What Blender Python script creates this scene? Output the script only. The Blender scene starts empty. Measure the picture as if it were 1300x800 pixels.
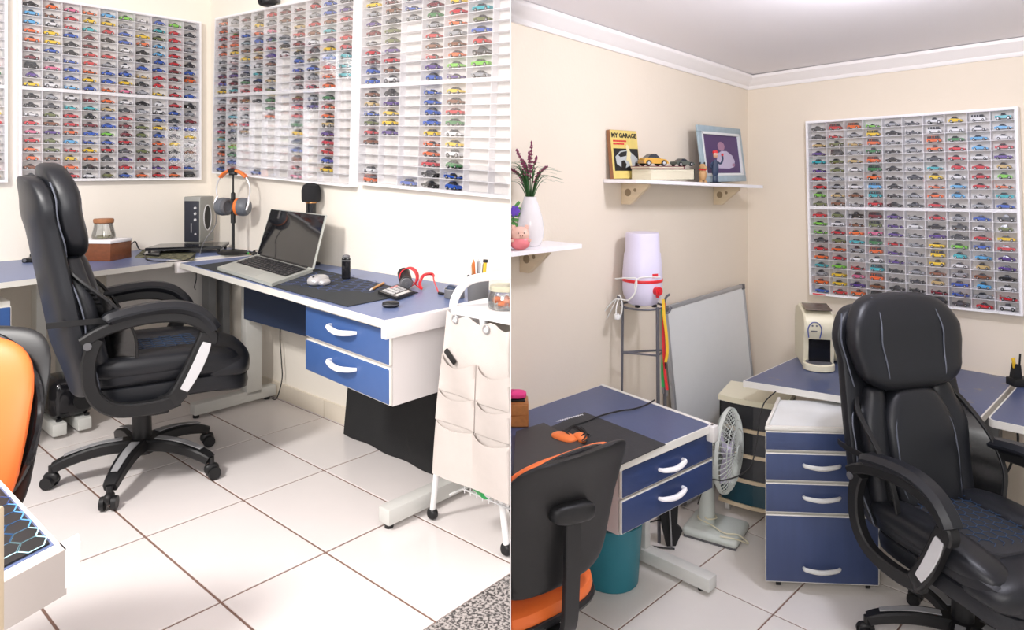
import bpy, bmesh, math, random
from mathutils import Vector, Matrix
PI = math.pi
rnd = random.Random(7)
sc = bpy.context.scene
col = sc.collection
# ------------------------------------------------------------- camera, world, lights, exposure
F, PX, PY, CZ = 890.0, 648.0, 215.0, 1.8          # focal length and centre of view in pixels of the 1300x800 frame, eye height
cam_data = bpy.data.cameras.new('camera'); cam = bpy.data.objects.new('camera', cam_data); col.objects.link(cam)
cam_data.sensor_width = 36.0; cam_data.lens = F * 36 / 1300
cam_data.shift_x = (650 - PX) / 1300; cam_data.shift_y = -(400 - PY) / 1300
cam_data.clip_start = 0.02
cam.location = (0, 0, CZ); cam.rotation_euler = (PI / 2, 0, 0)
sc.camera = cam
world = bpy.data.worlds.new('world'); sc.world = world; world.use_nodes = True
bg = world.node_tree.nodes['Background']; bg.inputs[0].default_value = (1.0, 0.97, 0.95, 1); bg.inputs[1].default_value = 0.52
def area(name, loc, target, size, power, color=(1, 1, 1), size_y=None):
    d = bpy.data.lights.new(name, 'AREA'); d.energy = power; d.color = color
    d.size = size
    if size_y: d.shape = 'RECTANGLE'; d.size_y = size_y
    o = bpy.data.objects.new(name, d); col.objects.link(o); o.location = loc
    o.rotation_euler = (Vector(target) - Vector(loc)).to_track_quat('-Z', 'Y').to_euler()
    return o
area('left_room_lamp', (-1.9, 0.9, 2.95), (-1.1, 2.9, 0.6), 0.35, 56, (1, 0.97, 0.94))
area('left_room_fill_lamp', (-0.7, -0.4, 2.1), (-1.1, 3.2, 1.7), 1.0, 34, (1, 0.98, 0.97))
pl_ = bpy.data.lights.new('right_room_ceiling_lamp', 'POINT'); pl_.energy = 33; pl_.color = (.88, .89, 1.0); pl_.shadow_soft_size = .09
po_ = bpy.data.objects.new('right_room_ceiling_lamp', pl_); col.objects.link(po_); po_.location = (1.32, 2.42, 2.44)
area('right_room_fill_lamp', (0.35, -0.2, 2.1), (1.0, 3.2, 1.2), 0.5, 11, (1, 0.95, 0.92))
sc.view_settings.view_transform = 'Standard'; sc.view_settings.look = 'None'
sc.view_settings.gamma = 1; sc.view_settings.use_curve_mapping = False
sc.view_settings.exposure = 0.35
# ------------------------------------------------------------- the two rooms' frames: corner at the origin, x along the far wall, y < 0 towards the viewer
class Room:
    def __init__(s, name, yaw, cx, cy, cz):
        s.name = name; s.yaw = yaw; s.cx = cx; s.cy = cy; s.fz = CZ - cz; s.c = math.cos(yaw); s.s = math.sin(yaw)
        s.m = Matrix.Translation(Vector(s.w(0, 0, 0))) @ Matrix.Rotation(yaw, 4, 'Z')
    def w(s, x, y, z):
        X = x - s.cx; Y = y - s.cy
        return (s.c * X - s.s * Y, s.s * X + s.c * Y, z + s.fz)
    def inv(s, X, Y, Z=0): return (s.c * X + s.s * Y + s.cx, -s.s * X + s.c * Y + s.cy, Z - s.fz)
    def at(s, u, v, z=None, x=None, y=None, D=None):      # where the sight line through a pixel meets a surface of the room
        d = ((u - PX) / F, 1, -(v - PY) / F)
        d = (s.c * d[0] + s.s * d[1], -s.s * d[0] + s.c * d[1], d[2]); o = (s.cx, s.cy, CZ - s.fz)
        t = (z - o[2]) / d[2] if z is not None else (x - o[0]) / d[0] if x is not None else (y - o[1]) / d[1] if y is not None else D
        return Vector((o[0] + t * d[0], o[1] + t * d[1], o[2] + t * d[2]))
L = Room('left', -.7251, 4.3641, -2.0598, 1.2638)
R = Room('right', -.7874, 2.1313, -4.2889, 1.8)
# ------------------------------------------------------------- materials
def mat(name, color, rough=.5, metal=0.0, noise=0.0, nscale=20.0, bump=0.0, bscale=200.0, emit=None, coat=0.0, spec=.5, stretch=None):
    m = bpy.data.materials.new(name); m.use_nodes = True; nt = m.node_tree; b = nt.nodes['Principled BSDF']
    c = (*color, 1)
    b.inputs['Base Color'].default_value = c; b.inputs['Roughness'].default_value = rough; b.inputs['Metallic'].default_value = metal
    b.inputs['Coat Weight'].default_value = coat; b.inputs['Specular IOR Level'].default_value = spec
    tc = nt.nodes.new('ShaderNodeTexCoord'); src = tc.outputs['Object']
    if stretch:
        mp = nt.nodes.new('ShaderNodeMapping'); mp.inputs['Scale'].default_value = stretch; nt.links.new(src, mp.inputs[0]); src = mp.outputs[0]
    n = nt.nodes.new('ShaderNodeTexNoise'); n.inputs['Scale'].default_value = nscale; n.inputs['Detail'].default_value = 3
    nt.links.new(src, n.inputs[0])
    mx = nt.nodes.new('ShaderNodeMix'); mx.data_type = 'RGBA'
    k = max(noise, 0.02)
    mx.inputs[6].default_value = tuple(min(1, x * (1 - k)) for x in color) + (1,)
    mx.inputs[7].default_value = tuple(min(1, x * (1 + k)) for x in color) + (1,)
    nt.links.new(n.outputs[0], mx.inputs[0]); nt.links.new(mx.outputs[2], b.inputs['Base Color'])
    if bump:
        n2 = nt.nodes.new('ShaderNodeTexNoise'); n2.inputs['Scale'].default_value = bscale; n2.inputs['Detail'].default_value = 2
        nt.links.new(src, n2.inputs[0])
        bp = nt.nodes.new('ShaderNodeBump'); bp.inputs['Strength'].default_value = bump; bp.inputs['Distance'].default_value = .002
        nt.links.new(n2.outputs[0], bp.inputs['Height']); nt.links.new(bp.outputs[0], b.inputs['Normal'])
    if emit:
        b.inputs['Emission Color'].default_value = (*emit[:3], 1); b.inputs['Emission Strength'].default_value = emit[3]
    return m
def glass(name, color=(1, 1, 1), gloss=.08, rough=.02):
    m = bpy.data.materials.new(name); m.use_nodes = True; nt = m.node_tree; nt.nodes.clear()
    o = nt.nodes.new('ShaderNodeOutputMaterial'); t = nt.nodes.new('ShaderNodeBsdfTransparent'); t.inputs[0].default_value = (*color, 1)
    g = nt.nodes.new('ShaderNodeBsdfGlossy'); g.inputs['Roughness'].default_value = rough
    f = nt.nodes.new('ShaderNodeLayerWeight'); f.inputs[0].default_value = .35
    mp = nt.nodes.new('ShaderNodeMapRange'); mp.inputs[3].default_value = gloss * .5; mp.inputs[4].default_value = min(1, gloss * 5)
    nt.links.new(f.outputs['Fresnel'], mp.inputs[0])
    x = nt.nodes.new('ShaderNodeMixShader'); nt.links.new(mp.outputs[0], x.inputs[0]); nt.links.new(t.outputs[0], x.inputs[1]); nt.links.new(g.outputs[0], x.inputs[2])
    nt.links.new(x.outputs[0], o.inputs[0]); return m
M = dict(
    wall=mat('cream_wall', (.80, .71, .59), .8, noise=.03, nscale=3, bump=.25, bscale=60),
    wall_l=mat('pale_cream_wall', (.88, .82, .73), .75, noise=.03, nscale=3, bump=.25, bscale=60),
    ceil=mat('white_ceiling', (.90, .87, .89), .8, noise=.02, nscale=2),
    crown=mat('white_moulding', (.9, .86, .84), .5),
    tile=mat('ceramic_tile', (.84, .79, .77), .22, noise=.03, nscale=5, bump=.06, bscale=90, spec=.5),
    tile_r=mat('ceramic_tile_grey', (.80, .76, .72), .25, noise=.05, nscale=4, bump=.06, bscale=90),
    grout=mat('brown_grout', (.22, .13, .10), .9),
    skirt=mat('skirting_tile', (.80, .72, .60), .3, noise=.04, nscale=6),
    white=mat('white_board', (.92, .905, .92), .45),
    ivory=mat('ivory_edge', (.72, .70, .65), .4),
    sidewhite=mat('off_white_board', (.74, .70, .69), .45, noise=.02, nscale=6),
    greyboard=mat('grey_board', (.66, .64, .62), .5, noise=.05, nscale=9),
    legmetal=mat('light_grey_steel', (.62, .62, .59), .4, noise=.04),
    darkleg=mat('dark_grey_steel', (.17, .175, .18), .4),
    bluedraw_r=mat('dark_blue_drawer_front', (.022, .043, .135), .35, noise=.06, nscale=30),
    blue_l=mat('blue_laminate_lit', (.14, .185, .35), .35, noise=.08, nscale=40, bump=.1, bscale=400),  # same laminate as blue; left room's brighter, whiter light put into the colour
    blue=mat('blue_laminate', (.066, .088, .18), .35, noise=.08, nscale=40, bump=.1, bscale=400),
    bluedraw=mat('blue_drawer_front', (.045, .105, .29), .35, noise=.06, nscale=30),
    navy=mat('navy_panel', (.022, .038, .085), .5),
    black=mat('black_plastic', (.011, .011, .012), .45, spec=.4),
    blackgloss=mat('glossy_black', (.008, .008, .01), .12),
    blackcloth=mat('black_cloth', (.013, .013, .014), .85, bump=.3, bscale=300),
    leather=mat('black_leather', (.0095, .0105, .014), .40, noise=.1, nscale=60, bump=.16, bscale=420, spec=.42),
    stitch=mat('grey_piping', (.10, .11, .14), .5),
    bluestitch=mat('blue_stitching', (.022, .055, .125), .6),
    mesh=mat('black_mesh', (.02, .02, .024), .7),
    silver=mat('silver_plate', (.72, .72, .74), .3, .35),
    grey=mat('grey_plastic', (.33, .33, .34), .45),
    midgrey=mat('graphite', (.12, .12, .13), .4),
    steel=mat('steel', (.45, .45, .46), .3, .8),
    wire=mat('grey_wire', (.16, .16, .18), .4, .5),
    cable=mat('black_cable', (.012, .012, .013), .5),
    whitecable=mat('white_cable', (.78, .78, .75), .5),
    orange=mat('orange_vinyl', (.84, .17, .03), .5, noise=.05),
    orangeplastic=mat('orange_plastic', (.85, .20, .04), .4),
    wood=mat('red_brown_wood', (.20, .065, .025), .35, noise=.35, nscale=9, stretch=(1, 8, 8)),
    wood2=mat('honey_wood', (.42, .17, .05), .4, noise=.3, nscale=9, stretch=(1, 8, 8)),
    cork=mat('cork', (.36, .15, .06), .6, noise=.3, nscale=60),
    case_back=mat('case_back_board', (.80, .765, .735), .5),
    pine=mat('raw_pine', (.70, .57, .39), .6, noise=.15, nscale=8, stretch=(1, 6, 6)),
    cream=mat('cream_plastic', (.78, .73, .55), .35),
    fanplastic=mat('aged_white_plastic', (.60, .64, .60), .4),
    fabric=mat('canvas', (.60, .545, .51), .9, noise=.04, nscale=30, bump=.35, bscale=500),
    cartwhite=mat('white_enamel', (.88, .88, .88), .3),
    teal=mat('teal_plastic', (.02, .20, .26), .4),
    glass=glass('clear_glass', (.97, .98, .98), .16),
    pane=glass('acrylic_sheet', (.975, .975, .98), .055, .03),
    smoke=glass('smoky_plastic', (.20, .21, .22), .10, .2),
    red=mat('red_plastic', (.68, .02, .03), .35), yellow=mat('yellow_paint', (.80, .50, .03), .4), green=mat('green_plastic', (.03, .42, .10), .4),
    pink=mat('pink_ceramic', (.82, .26, .26), .35), palepink=mat('pale_pink_ceramic', (.80, .50, .40), .4),
    lilac=mat('lilac_white_plastic', (.70, .66, .82), .3), skin=mat('skin_tone', (.55, .30, .20), .6),
    paper=mat('book_pages', (.72, .66, .50), .8, noise=.1, nscale=60, stretch=(1, 1, 20)),
    purple=mat('purple_print', (.07, .03, .13), .5), hexline=mat('hexagon_print', (.10, .32, .72), .5), hexpale=mat('pale_hexagon_print', (.42, .75, .85), .5), hexdark=mat('dark_blue_print', (.018, .045, .17), .6),
    bluemetal=mat('blue_grey_paint', (.33, .42, .47), .5, noise=.15, nscale=25), leaf=mat('leaf', (.035, .12, .03), .55), flower=mat('heather_flower', (.22, .03, .09), .7), violet=mat('violet_flower', (.13, .05, .45), .6),
    whiteboard=mat('whiteboard_surface', (.74, .76, .76), .22), alum=mat('aluminium', (.42, .43, .45), .35, .5),
)
def mix_mat(name, c1, c2, scale, thr=(.45, .55), rough=.5, kind='noise'):
    m = bpy.data.materials.new(name); m.use_nodes = True; nt = m.node_tree; b = nt.nodes['Principled BSDF']
    tc = nt.nodes.new('ShaderNodeTexCoord')
    n = nt.nodes.new('ShaderNodeTexNoise' if kind == 'noise' else 'ShaderNodeTexVoronoi'); n.inputs['Scale'].default_value = scale
    nt.links.new(tc.outputs['Object'], n.inputs[0]); r = nt.nodes.new('ShaderNodeValToRGB')
    r.color_ramp.elements[0].position = thr[0]; r.color_ramp.elements[0].color = (*c1, 1); r.color_ramp.elements[1].position = thr[1]; r.color_ramp.elements[1].color = (*c2, 1)
    nt.links.new(n.outputs[0], r.inputs[0]); nt.links.new(r.outputs[0], b.inputs['Base Color']); b.inputs['Roughness'].default_value = rough
    return m
M['granite'] = mix_mat('speckled_granite', (.06, .055, .055), (.50, .46, .44), 110, (.42, .58), .4)
M['camo'] = mix_mat('camouflage_cloth', (.045, .05, .025), (.20, .19, .11), 45, (.44, .56), .9)
M['tealprint'] = mix_mat('worn_blue', (.066, .088, .18), (.16, .15, .12), 14, (.62, .72), .35)
# ------------------------------------------------------------- mesh building
def T(x=0, y=0, z=0): return Matrix.Translation((x, y, z))
def RX(a): return Matrix.Rotation(a, 4, 'X')
def RY(a): return Matrix.Rotation(a, 4, 'Y')
def RZ(a): return Matrix.Rotation(a, 4, 'Z')
class MB:
    def __init__(s): s.v = []; s.f = []; s.mi = []
    def add(s, vs, fs, mi=0, m=None):
        n = len(s.v)
        s.v += [tuple(m @ Vector(p)) for p in vs] if m is not None else [tuple(p) for p in vs]
        s.f += [tuple(i + n for i in f) for f in fs]; s.mi += [mi] * len(fs); return s
    def box(s, x0, x1, y0, y1, z0, z1, mi=0, m=None, bev=0.0, seg=2):
        if bev > 0:
            b = bmesh.new(); bmesh.ops.create_cube(b, size=1)
            for q in b.verts: q.co = Vector(((x0 + x1) / 2 + q.co.x * (x1 - x0), (y0 + y1) / 2 + q.co.y * (y1 - y0), (z0 + z1) / 2 + q.co.z * (z1 - z0)))
            bmesh.ops.bevel(b, geom=b.edges[:], offset=min(bev, .49 * min(abs(x1 - x0), abs(y1 - y0), abs(z1 - z0))), segments=seg, profile=.5, affect='EDGES')
            return s.bm(b, mi, m)
        v = [(x, y, z) for z in (z0, z1) for y in (y0, y1) for x in (x0, x1)]
        return s.add(v, [(0, 2, 3, 1), (4, 5, 7, 6), (0, 1, 5, 4), (2, 6, 7, 3), (0, 4, 6, 2), (1, 3, 7, 5)], mi, m)
    def bm(s, b, mi=0, m=None):
        b.verts.index_update(); s.add([q.co.copy() for q in b.verts], [[q.index for q in f.verts] for f in b.faces], mi, m); b.free(); return s
    def loft(s, rings, mi=0, m=None, cap=True, close=False):
        n = len(rings[0]); v = [p for r in rings for p in r]; f = []
        k = len(rings)
        for i in range(k if close else k - 1):
            a = i * n; b = ((i + 1) % k) * n
            for j in range(n): f.append((a + j, a + (j + 1) % n, b + (j + 1) % n, b + j))
        if cap and not close: f.append(tuple(range(n))[::-1]); f.append(tuple(range((k - 1) * n, k * n)))
        return s.add(v, f, mi, m)
    def cyl(s, p0, p1, r0, r1=None, n=12, mi=0, m=None, cap=True):
        r1 = r0 if r1 is None else r1; p0 = Vector(p0); p1 = Vector(p1); d = (p1 - p0).normalized()
        a = d.orthogonal().normalized(); b = d.cross(a)
        return s.loft([[p + (a * math.cos(t) + b * math.sin(t)) * r for t in [2 * PI * i / n for i in range(n)]] for p, r in ((p0, r0), (p1, r1))], mi, m, cap)
    def tube(s, pts, r, n=8, mi=0, m=None, close=False, ell=None):
        pts = [Vector(p) for p in pts]; rings = []; k = len(pts); up = None
        for i, p in enumerate(pts):
            if close: d = pts[(i + 1) % k] - pts[i - 1]
            else: d = pts[min(i + 1, k - 1)] - pts[max(i - 1, 0)]
            d = d.normalized() if d.length > 1e-9 else Vector((0, 0, 1))
            if up is None: up = d.orthogonal().normalized()
            up = (up - d * up.dot(d)); up = up.normalized() if up.length > 1e-6 else d.orthogonal().normalized()
            b = d.cross(up); rr = r[i] if isinstance(r, (list, tuple)) else r
            rings.append([p + (up * math.cos(t) + b * math.sin(t)) * rr for t in [2 * PI * j / n for j in range(n)]])
        return s.loft(rings, mi, m, True, close)
    def band(s, pts, w, h, mi=0, m=None, side=(0, 1, 0), close=False, rnd_=.3):
        # a strip of section w (along side) x h, swept along pts; corners softened
        pts = [Vector(p) for p in pts]; sd = Vector(side).normalized(); rings = []; k = len(pts)
        for i, p in enumerate(pts):
            d = (pts[(i + 1) % k] - pts[i - 1]) if close else pts[min(i + 1, k - 1)] - pts[max(i - 1, 0)]
            nn = d.cross(sd).normalized(); ww = (w[i] if isinstance(w, (list, tuple)) else w) / 2; hh = (h[i] if isinstance(h, (list, tuple)) else h) / 2
            c = rnd_ * min(ww, hh)
            rings.append([p + sd * a + nn * b for a, b in ((-ww + c, -hh), (ww - c, -hh), (ww, -hh + c), (ww, hh - c), (ww - c, hh), (-ww + c, hh), (-ww, hh - c), (-ww, -hh + c))])
        return s.loft(rings, mi, m, True, close)
    def lathe(s, prof, n=24, mi=0, m=None, c=(0, 0, 0)):
        rings = [[(c[0] + r * math.cos(t), c[1] + r * math.sin(t), c[2] + z) for t in [2 * PI * j / n for j in range(n)]] for r, z in prof]
        return s.loft(rings, mi, m, True)
    def prism(s, poly, z0, z1, mi=0, m=None):      # polygon in x,y extruded in z
        n = len(poly); v = [(x, y, z0) for x, y in poly] + [(x, y, z1) for x, y in poly]
        f = [tuple(range(n))[::-1], tuple(range(n, 2 * n))] + [(i, (i + 1) % n, n + (i + 1) % n, n + i) for i in range(n)]
        return s.add(v, f, mi, m)
    def sq(s, a, b, c, e1=.5, e2=.5, nu=14, nv=24, fn=None, mi=0, m=None):   # superellipsoid cushion, fn bends each point
        def p_(w, e): return math.copysign(abs(w) ** e, w)
        rings = []
        for i in range(1, nu):
            ph = -PI / 2 + PI * i / nu
            rings.append([Vector((a * p_(math.cos(ph), e1) * p_(math.cos(t), e2), b * p_(math.cos(ph), e1) * p_(math.sin(t), e2), c * p_(math.sin(ph), e1))) for t in [2 * PI * j / nv for j in range(nv)]])
        v = [p for r in rings for p in r]; f = []; n = nv
        for i in range(len(rings) - 1):
            for j in range(n): f.append((i * n + j, i * n + (j + 1) % n, (i + 1) * n + (j + 1) % n, (i + 1) * n + j))
        v += [Vector((0, 0, -c)), Vector((0, 0, c))]; lo = len(v) - 2
        for j in range(n): f.append((lo, (j + 1) % n, j)); f.append((lo + 1, (len(rings) - 1) * n + j, (len(rings) - 1) * n + (j + 1) % n))
        if fn: v = [fn(Vector(p)) for p in v]
        return s.add(v, f, mi, m)
    def mesh(s, name, mats, smooth=True, angle=35):
        me = bpy.data.meshes.new(name); me.from_pydata(s.v, [], s.f)
        for m_ in (mats if isinstance(mats, (list, tuple)) else [mats]): me.materials.append(m_ if not isinstance(m_, str) else M[m_])
        me.polygons.foreach_set('material_index', s.mi)
        if smooth:
            me.polygons.foreach_set('use_smooth', [True] * len(me.polygons)); me.update()
            me.set_sharp_from_angle(angle=math.radians(angle))
        me.update(); return me
    def build(s, name, mats, parent=None, loc=(0, 0, 0), rz=0, label=None, smooth=True, angle=35, sub=0):
        o = bpy.data.objects.new(name, s.mesh(name, mats, smooth, angle)); col.objects.link(o)
        o.location = loc; o.rotation_euler = (0, 0, rz)
        if parent: o.parent = parent
        if label: o['label'] = label
        if sub:
            md = o.modifiers.new('subdivision', 'SUBSURF'); md.levels = sub; md.render_levels = sub
        return o
def tag(o, label, cat, group=None, kind=None):
    o['label'] = label; o['category'] = cat
    if group: o['group'] = group
    if kind: o['kind'] = kind
    return o
def place(o, room, x, y, z=0.0, rz=0.0):
    o.location = room.w(x, y, z); o.rotation_euler = (0, 0, room.yaw + rz); return o
def thing(name, room, x, y, z, rz, label, cat, group=None):
    o = bpy.data.objects.new(name, None); o.empty_display_size = .05; col.objects.link(o)
    place(o, room, x, y, z, rz); return tag(o, label, cat, group)
def struct(o, room=None):
    o['kind'] = 'structure'
    if room: o.matrix_world = room.m
    return o
def arc(cx, cz, r, a0, a1, n, y=0):
    return [(cx + r * math.cos(math.radians(a0 + (a1 - a0) * i / n)), y, cz + r * math.sin(math.radians(a0 + (a1 - a0) * i / n))) for i in range(n + 1)]
def spline(pts, n=6, close=False):                 # Catmull-Rom through the points
    P = [Vector(p) for p in pts]; out = []; k = len(P)
    for i in range(k if close else k - 1):
        if close: a, b, c, d = P[i - 1], P[i], P[(i + 1) % k], P[(i + 2) % k]
        else: a, b, c, d = P[max(i - 1, 0)], P[i], P[i + 1], P[min(i + 2, k - 1)]
        for j in range(n):
            t = j / n; out.append(.5 * ((2 * b) + (c - a) * t + (2 * a - 5 * b + 4 * c - d) * t * t + (3 * b - a - 3 * c + d) * t ** 3))
    if not close: out.append(P[-1])
    return out
def copy_tree(o, parent=None):
    c = o.copy(); col.objects.link(c)
    if parent: c.parent = parent
    for ch in list(o.children): copy_tree(ch, c)
    return c
def cut_at_divider(o, side):                       # things that stand right against the dividing wall end there
    bpy.context.view_layer.update(); dg = bpy.context.evaluated_depsgraph_get(); todo = []; empty = []; gone = []
    def walk(q):
        if q.type == 'MESH': todo.append(q)
        for ch in list(q.children): walk(ch)
    walk(o)
    for q in todo:
        me = bpy.data.meshes.new_from_object(q.evaluated_get(dg)); q.modifiers.clear(); mi = q.matrix_world.inverted()
        b = bmesh.new(); b.from_mesh(me)
        co = mi @ Vector((side * .0022, 0, 0)); no = (mi.to_3x3() @ Vector((side, 0, 0))).normalized()
        r = bmesh.ops.bisect_plane(b, geom=b.verts[:] + b.edges[:] + b.faces[:], dist=1e-5, plane_co=co, plane_no=no, clear_inner=True)
        ed = [e for e in r['geom_cut'] if isinstance(e, bmesh.types.BMEdge)]
        try: bmesh.ops.holes_fill(b, edges=ed, sides=0)
        except Exception: pass
        n = len(b.faces); b.to_mesh(me); b.free(); q.data = me
        if n == 0: empty.append(q)
    for q in empty:
        if all(ch in empty for ch in q.children): gone.append(q)
    for q in gone: bpy.data.objects.remove(q, do_unlink=True)
def clip_poly(poly, planes):                       # planes: (nx, ny, d) keeps nx*x + ny*y >= d
    for nx, ny, d in planes:
        out = []
        for i in range(len(poly)):
            a, b = poly[i - 1], poly[i]; fa = nx * a[0] + ny * a[1] - d; fb = nx * b[0] + ny * b[1] - d
            if (fa >= 0) != (fb >= 0):
                t = fa / (fa - fb); out.append((a[0] + (b[0] - a[0]) * t, a[1] + (b[1] - a[1]) * t))
            if fb >= 0: out.append(b)
        poly = out
        if len(poly) < 3: return []
    return poly
# ------------------------------------------------------------- structure: walls, floors, ceilings, divider
def div_plane(room, side, off=.001):               # the divider X = 0 as a line in the room's plan
    return (side * room.c, -side * room.s, off + side * (room.c * room.cx - room.s * room.cy))
def world_plane_y(room, d):                        # keeps world Y >= d
    return (room.s, room.c, d + room.s * room.cx + room.c * room.cy)
def world_plane_x(room, nx, d):
    return (nx * room.c, -nx * room.s, d + nx * (room.c * room.cx - room.s * room.cy))
def floor_planes(room, side): return [(1, 0, 0.0), (0, -1, 0.0), div_plane(room, side), world_plane_y(room, -.9), world_plane_x(room, -side, -3.6)]
BIG = [(-9, 9), (-9, -9), (9, -9), (9, 9)]
def room_shell(room, side, s, sy, ox, oy, gap, tmat, wmat, zc, thr_x=None):
    fp = clip_poly(BIG, floor_planes(room, side))
    fl = MB().prism(fp, -.12, -.0035).build('floor', M['grout']); struct(fl, room)
    pl = floor_planes(room, side)
    if thr_x: pl = pl + [(-1, 0, -(thr_x - gap / 2))]
    full = None
    for i in range(-4, 14):
        for j in range(-4, 16):
            x0 = ox + i * s + gap / 2; x1 = x0 + s - gap; y1 = -(oy + j * sy) - gap / 2; y0 = y1 - sy + gap
            p = clip_poly([(x0, y0), (x1, y0), (x1, y1), (x0, y1)], pl)
            if not p: continue
            ar = abs(sum(p[k - 1][0] * p[k][1] - p[k][0] * p[k - 1][1] for k in range(len(p)))) / 2
            if ar < .0015: continue
            # the tile, with a slightly softened rim
            whole = ar > .999 * (x1 - x0) * (y1 - y0)
            if whole and full is not None: o = bpy.data.objects.new('tile', full); col.objects.link(o); o.location = (x0, y0, 0)
            else:
                q = [(a - x0, b - y0) for a, b in p]; cxm = sum(a for a, b in q) / len(q); cym = sum(b for a, b in q) / len(q)
                ins = [(a + (cxm - a) * .008, b + (cym - b) * .008) for a, b in q]; n = len(q)
                mb = MB().add([(a, b, -.0035) for a, b in q] + [(a, b, -.0012) for a, b in q] + [(a, b, 0) for a, b in ins],
                    [tuple(range(2 * n, 3 * n))] + [(k, (k + 1) % n, n + (k + 1) % n, n + k) for k in range(n)] + [(n + k, n + (k + 1) % n, 2 * n + (k + 1) % n, 2 * n + k) for k in range(n)])
                o = mb.build('tile', M[tmat], smooth=False, loc=(x0, y0, 0))
                if whole: full = o.data
            o.parent = fl
    # walls: side wall at x = 0 and far wall at y = 0
    t = .1
    a = clip_poly([(-t, -9), (0, -9), (0, t), (-t, t)], [div_plane(room, side), world_plane_y(room, -.9)])
    w1 = MB().prism(a, -.1, zc + .12).build('wall_left', M[wmat], smooth=False); struct(w1, room)
    b = clip_poly([(0, 0), (9, 0), (9, t), (0, t)], [div_plane(room, side), world_plane_x(room, -side, -3.9)])
    w2 = MB().prism(b, -.1, zc + .12).build('wall_back' if side < 0 else 'wall_right', M[wmat], smooth=False); struct(w2, room)
    return fl
gr = L.at(604, 757, z=0).x
left_floor = room_shell(L, -1, .5471, .3560, .7309, .3756, .0085, 'tile', 'wall_l', 2.75, gr)
right_floor = room_shell(R, 1, .3857, .5350, .4863, .9992, .007, 'tile_r', 'wall', 2.48)
# granite threshold in the left room
p = clip_poly([(gr + .002, -9), (gr + .5, -9), (gr + .5, 9), (gr + .002, 9)], floor_planes(L, -1))
struct(MB().prism(p, -.0035, .001).build('trim_1', M['granite'], smooth=False), L)['label'] = 'speckled grey granite threshold strip'
# skirting tiles along the left room's walls
def skirting(room, side, name, axis, s, o0, n, wm, h=.085):
    e = bpy.data.objects.new(name, None); col.objects.link(e); struct(e, room)
    base = None
    for i in range(n):
        a = o0 + i * s + .002; b = a + s - .004
        poly = [(a, -.012), (b, -.012), (b, 0), (a, 0)] if axis == 'x' else [(0, -b), (.012, -b), (.012, -a), (0, -a)]
        poly = clip_poly(poly, [div_plane(room, side, .003), (1, 0, 0), (0, -1, 0)])
        if not poly: continue
        MB().prism(poly, 0, h).build('skirting_tile', M[wm], e, smooth=False)
skirting(L, -1, 'baseboard_back', 'x', .5471, .7309 - 2 * .5471, 8, 'skirt')
skirting(L, -1, 'baseboard_left', 'y', .356, .3756 - .356 * 2, 12, 'skirt')
skirting(R, 1, 'baseboard_right', 'x', .3857, .4863 - 2 * .3857, 10, 'skirt')
skirting(R, 1, 'baseboard_left', 'y', .535, .9992 - 2 * .535, 5, 'skirt')
# ceilings: the left one is flat, the right one follows its slightly sloping crown moulding
lp = clip_poly(BIG, floor_planes(L, -1))
struct(MB().prism(lp, 2.62, 2.7).build('ceiling', M['ceil'], smooth=False), L)
za = R.at(946, 114.5, D=4.8)  # rough depth replaced below
dcorner = (Vector(R.w(0, 0, 0)).y)
za = CZ - (114.5 - PY) * dcorner / F; q1 = R.at(648, 28, x=0); q2 = R.at(1300, 71, y=0)
ay = (q1.z - za) / q1.y; ax = (q2.z - za) / q2.x
def crown_z(x, y): return za + ax * x + ay * y
rp = clip_poly(BIG, floor_planes(R, 1)); n = len(rp)
mb = MB().add([(x, y, crown_z(x, y) + .085) for x, y in rp] + [(x, y, crown_z(x, y) + .16) for x, y in rp], [tuple(range(n))[::-1], tuple(range(n, 2 * n))] + [(i, (i + 1) % n, n + (i + 1) % n, n + i) for i in range(n)])
struct(mb.build('ceiling', M['ceil'], smooth=False), R)
prof = [(0, 0), (.010, .0), (.014, .006), (.016, .022), (.030, .030), (.040, .048), (.060, .060), (.066, .068), (.066, .085), (0, .085)]
def crown(name, axis, l1):
    rings = []
    for k in range(9):
        t = l1 * k / 8
        # mitred at the corner
        rings.append([((t + (dd if k == 0 else 0)), -dd, crown_z(t, 0) + zz) if axis == 'x' else (dd, -(t + (dd if k == 0 else 0)), crown_z(0, -t) + zz) for dd, zz in prof])
    o = MB().loft(rings).build(name, M['crown']); struct(o, R); cut_at_divider(o, 1); return o
crown('trim_2', 'x', 3.6); crown('trim_3', 'y', 2.25)
# the thin dividing wall between the two rooms, seen edge-on
far = max(R.at(649, 300, x=0).z * 0 + Vector(R.w(0, R.at(648, 300, x=0).y, 0)).y, Vector(L.w(L.at(648, 300, y=0).x, 0, 0)).y)
struct(MB().box(-.0009, .0009, 1.62, far + .02, -.1, 3.3).build('wall_middle', M['white'], smooth=False))
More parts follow.
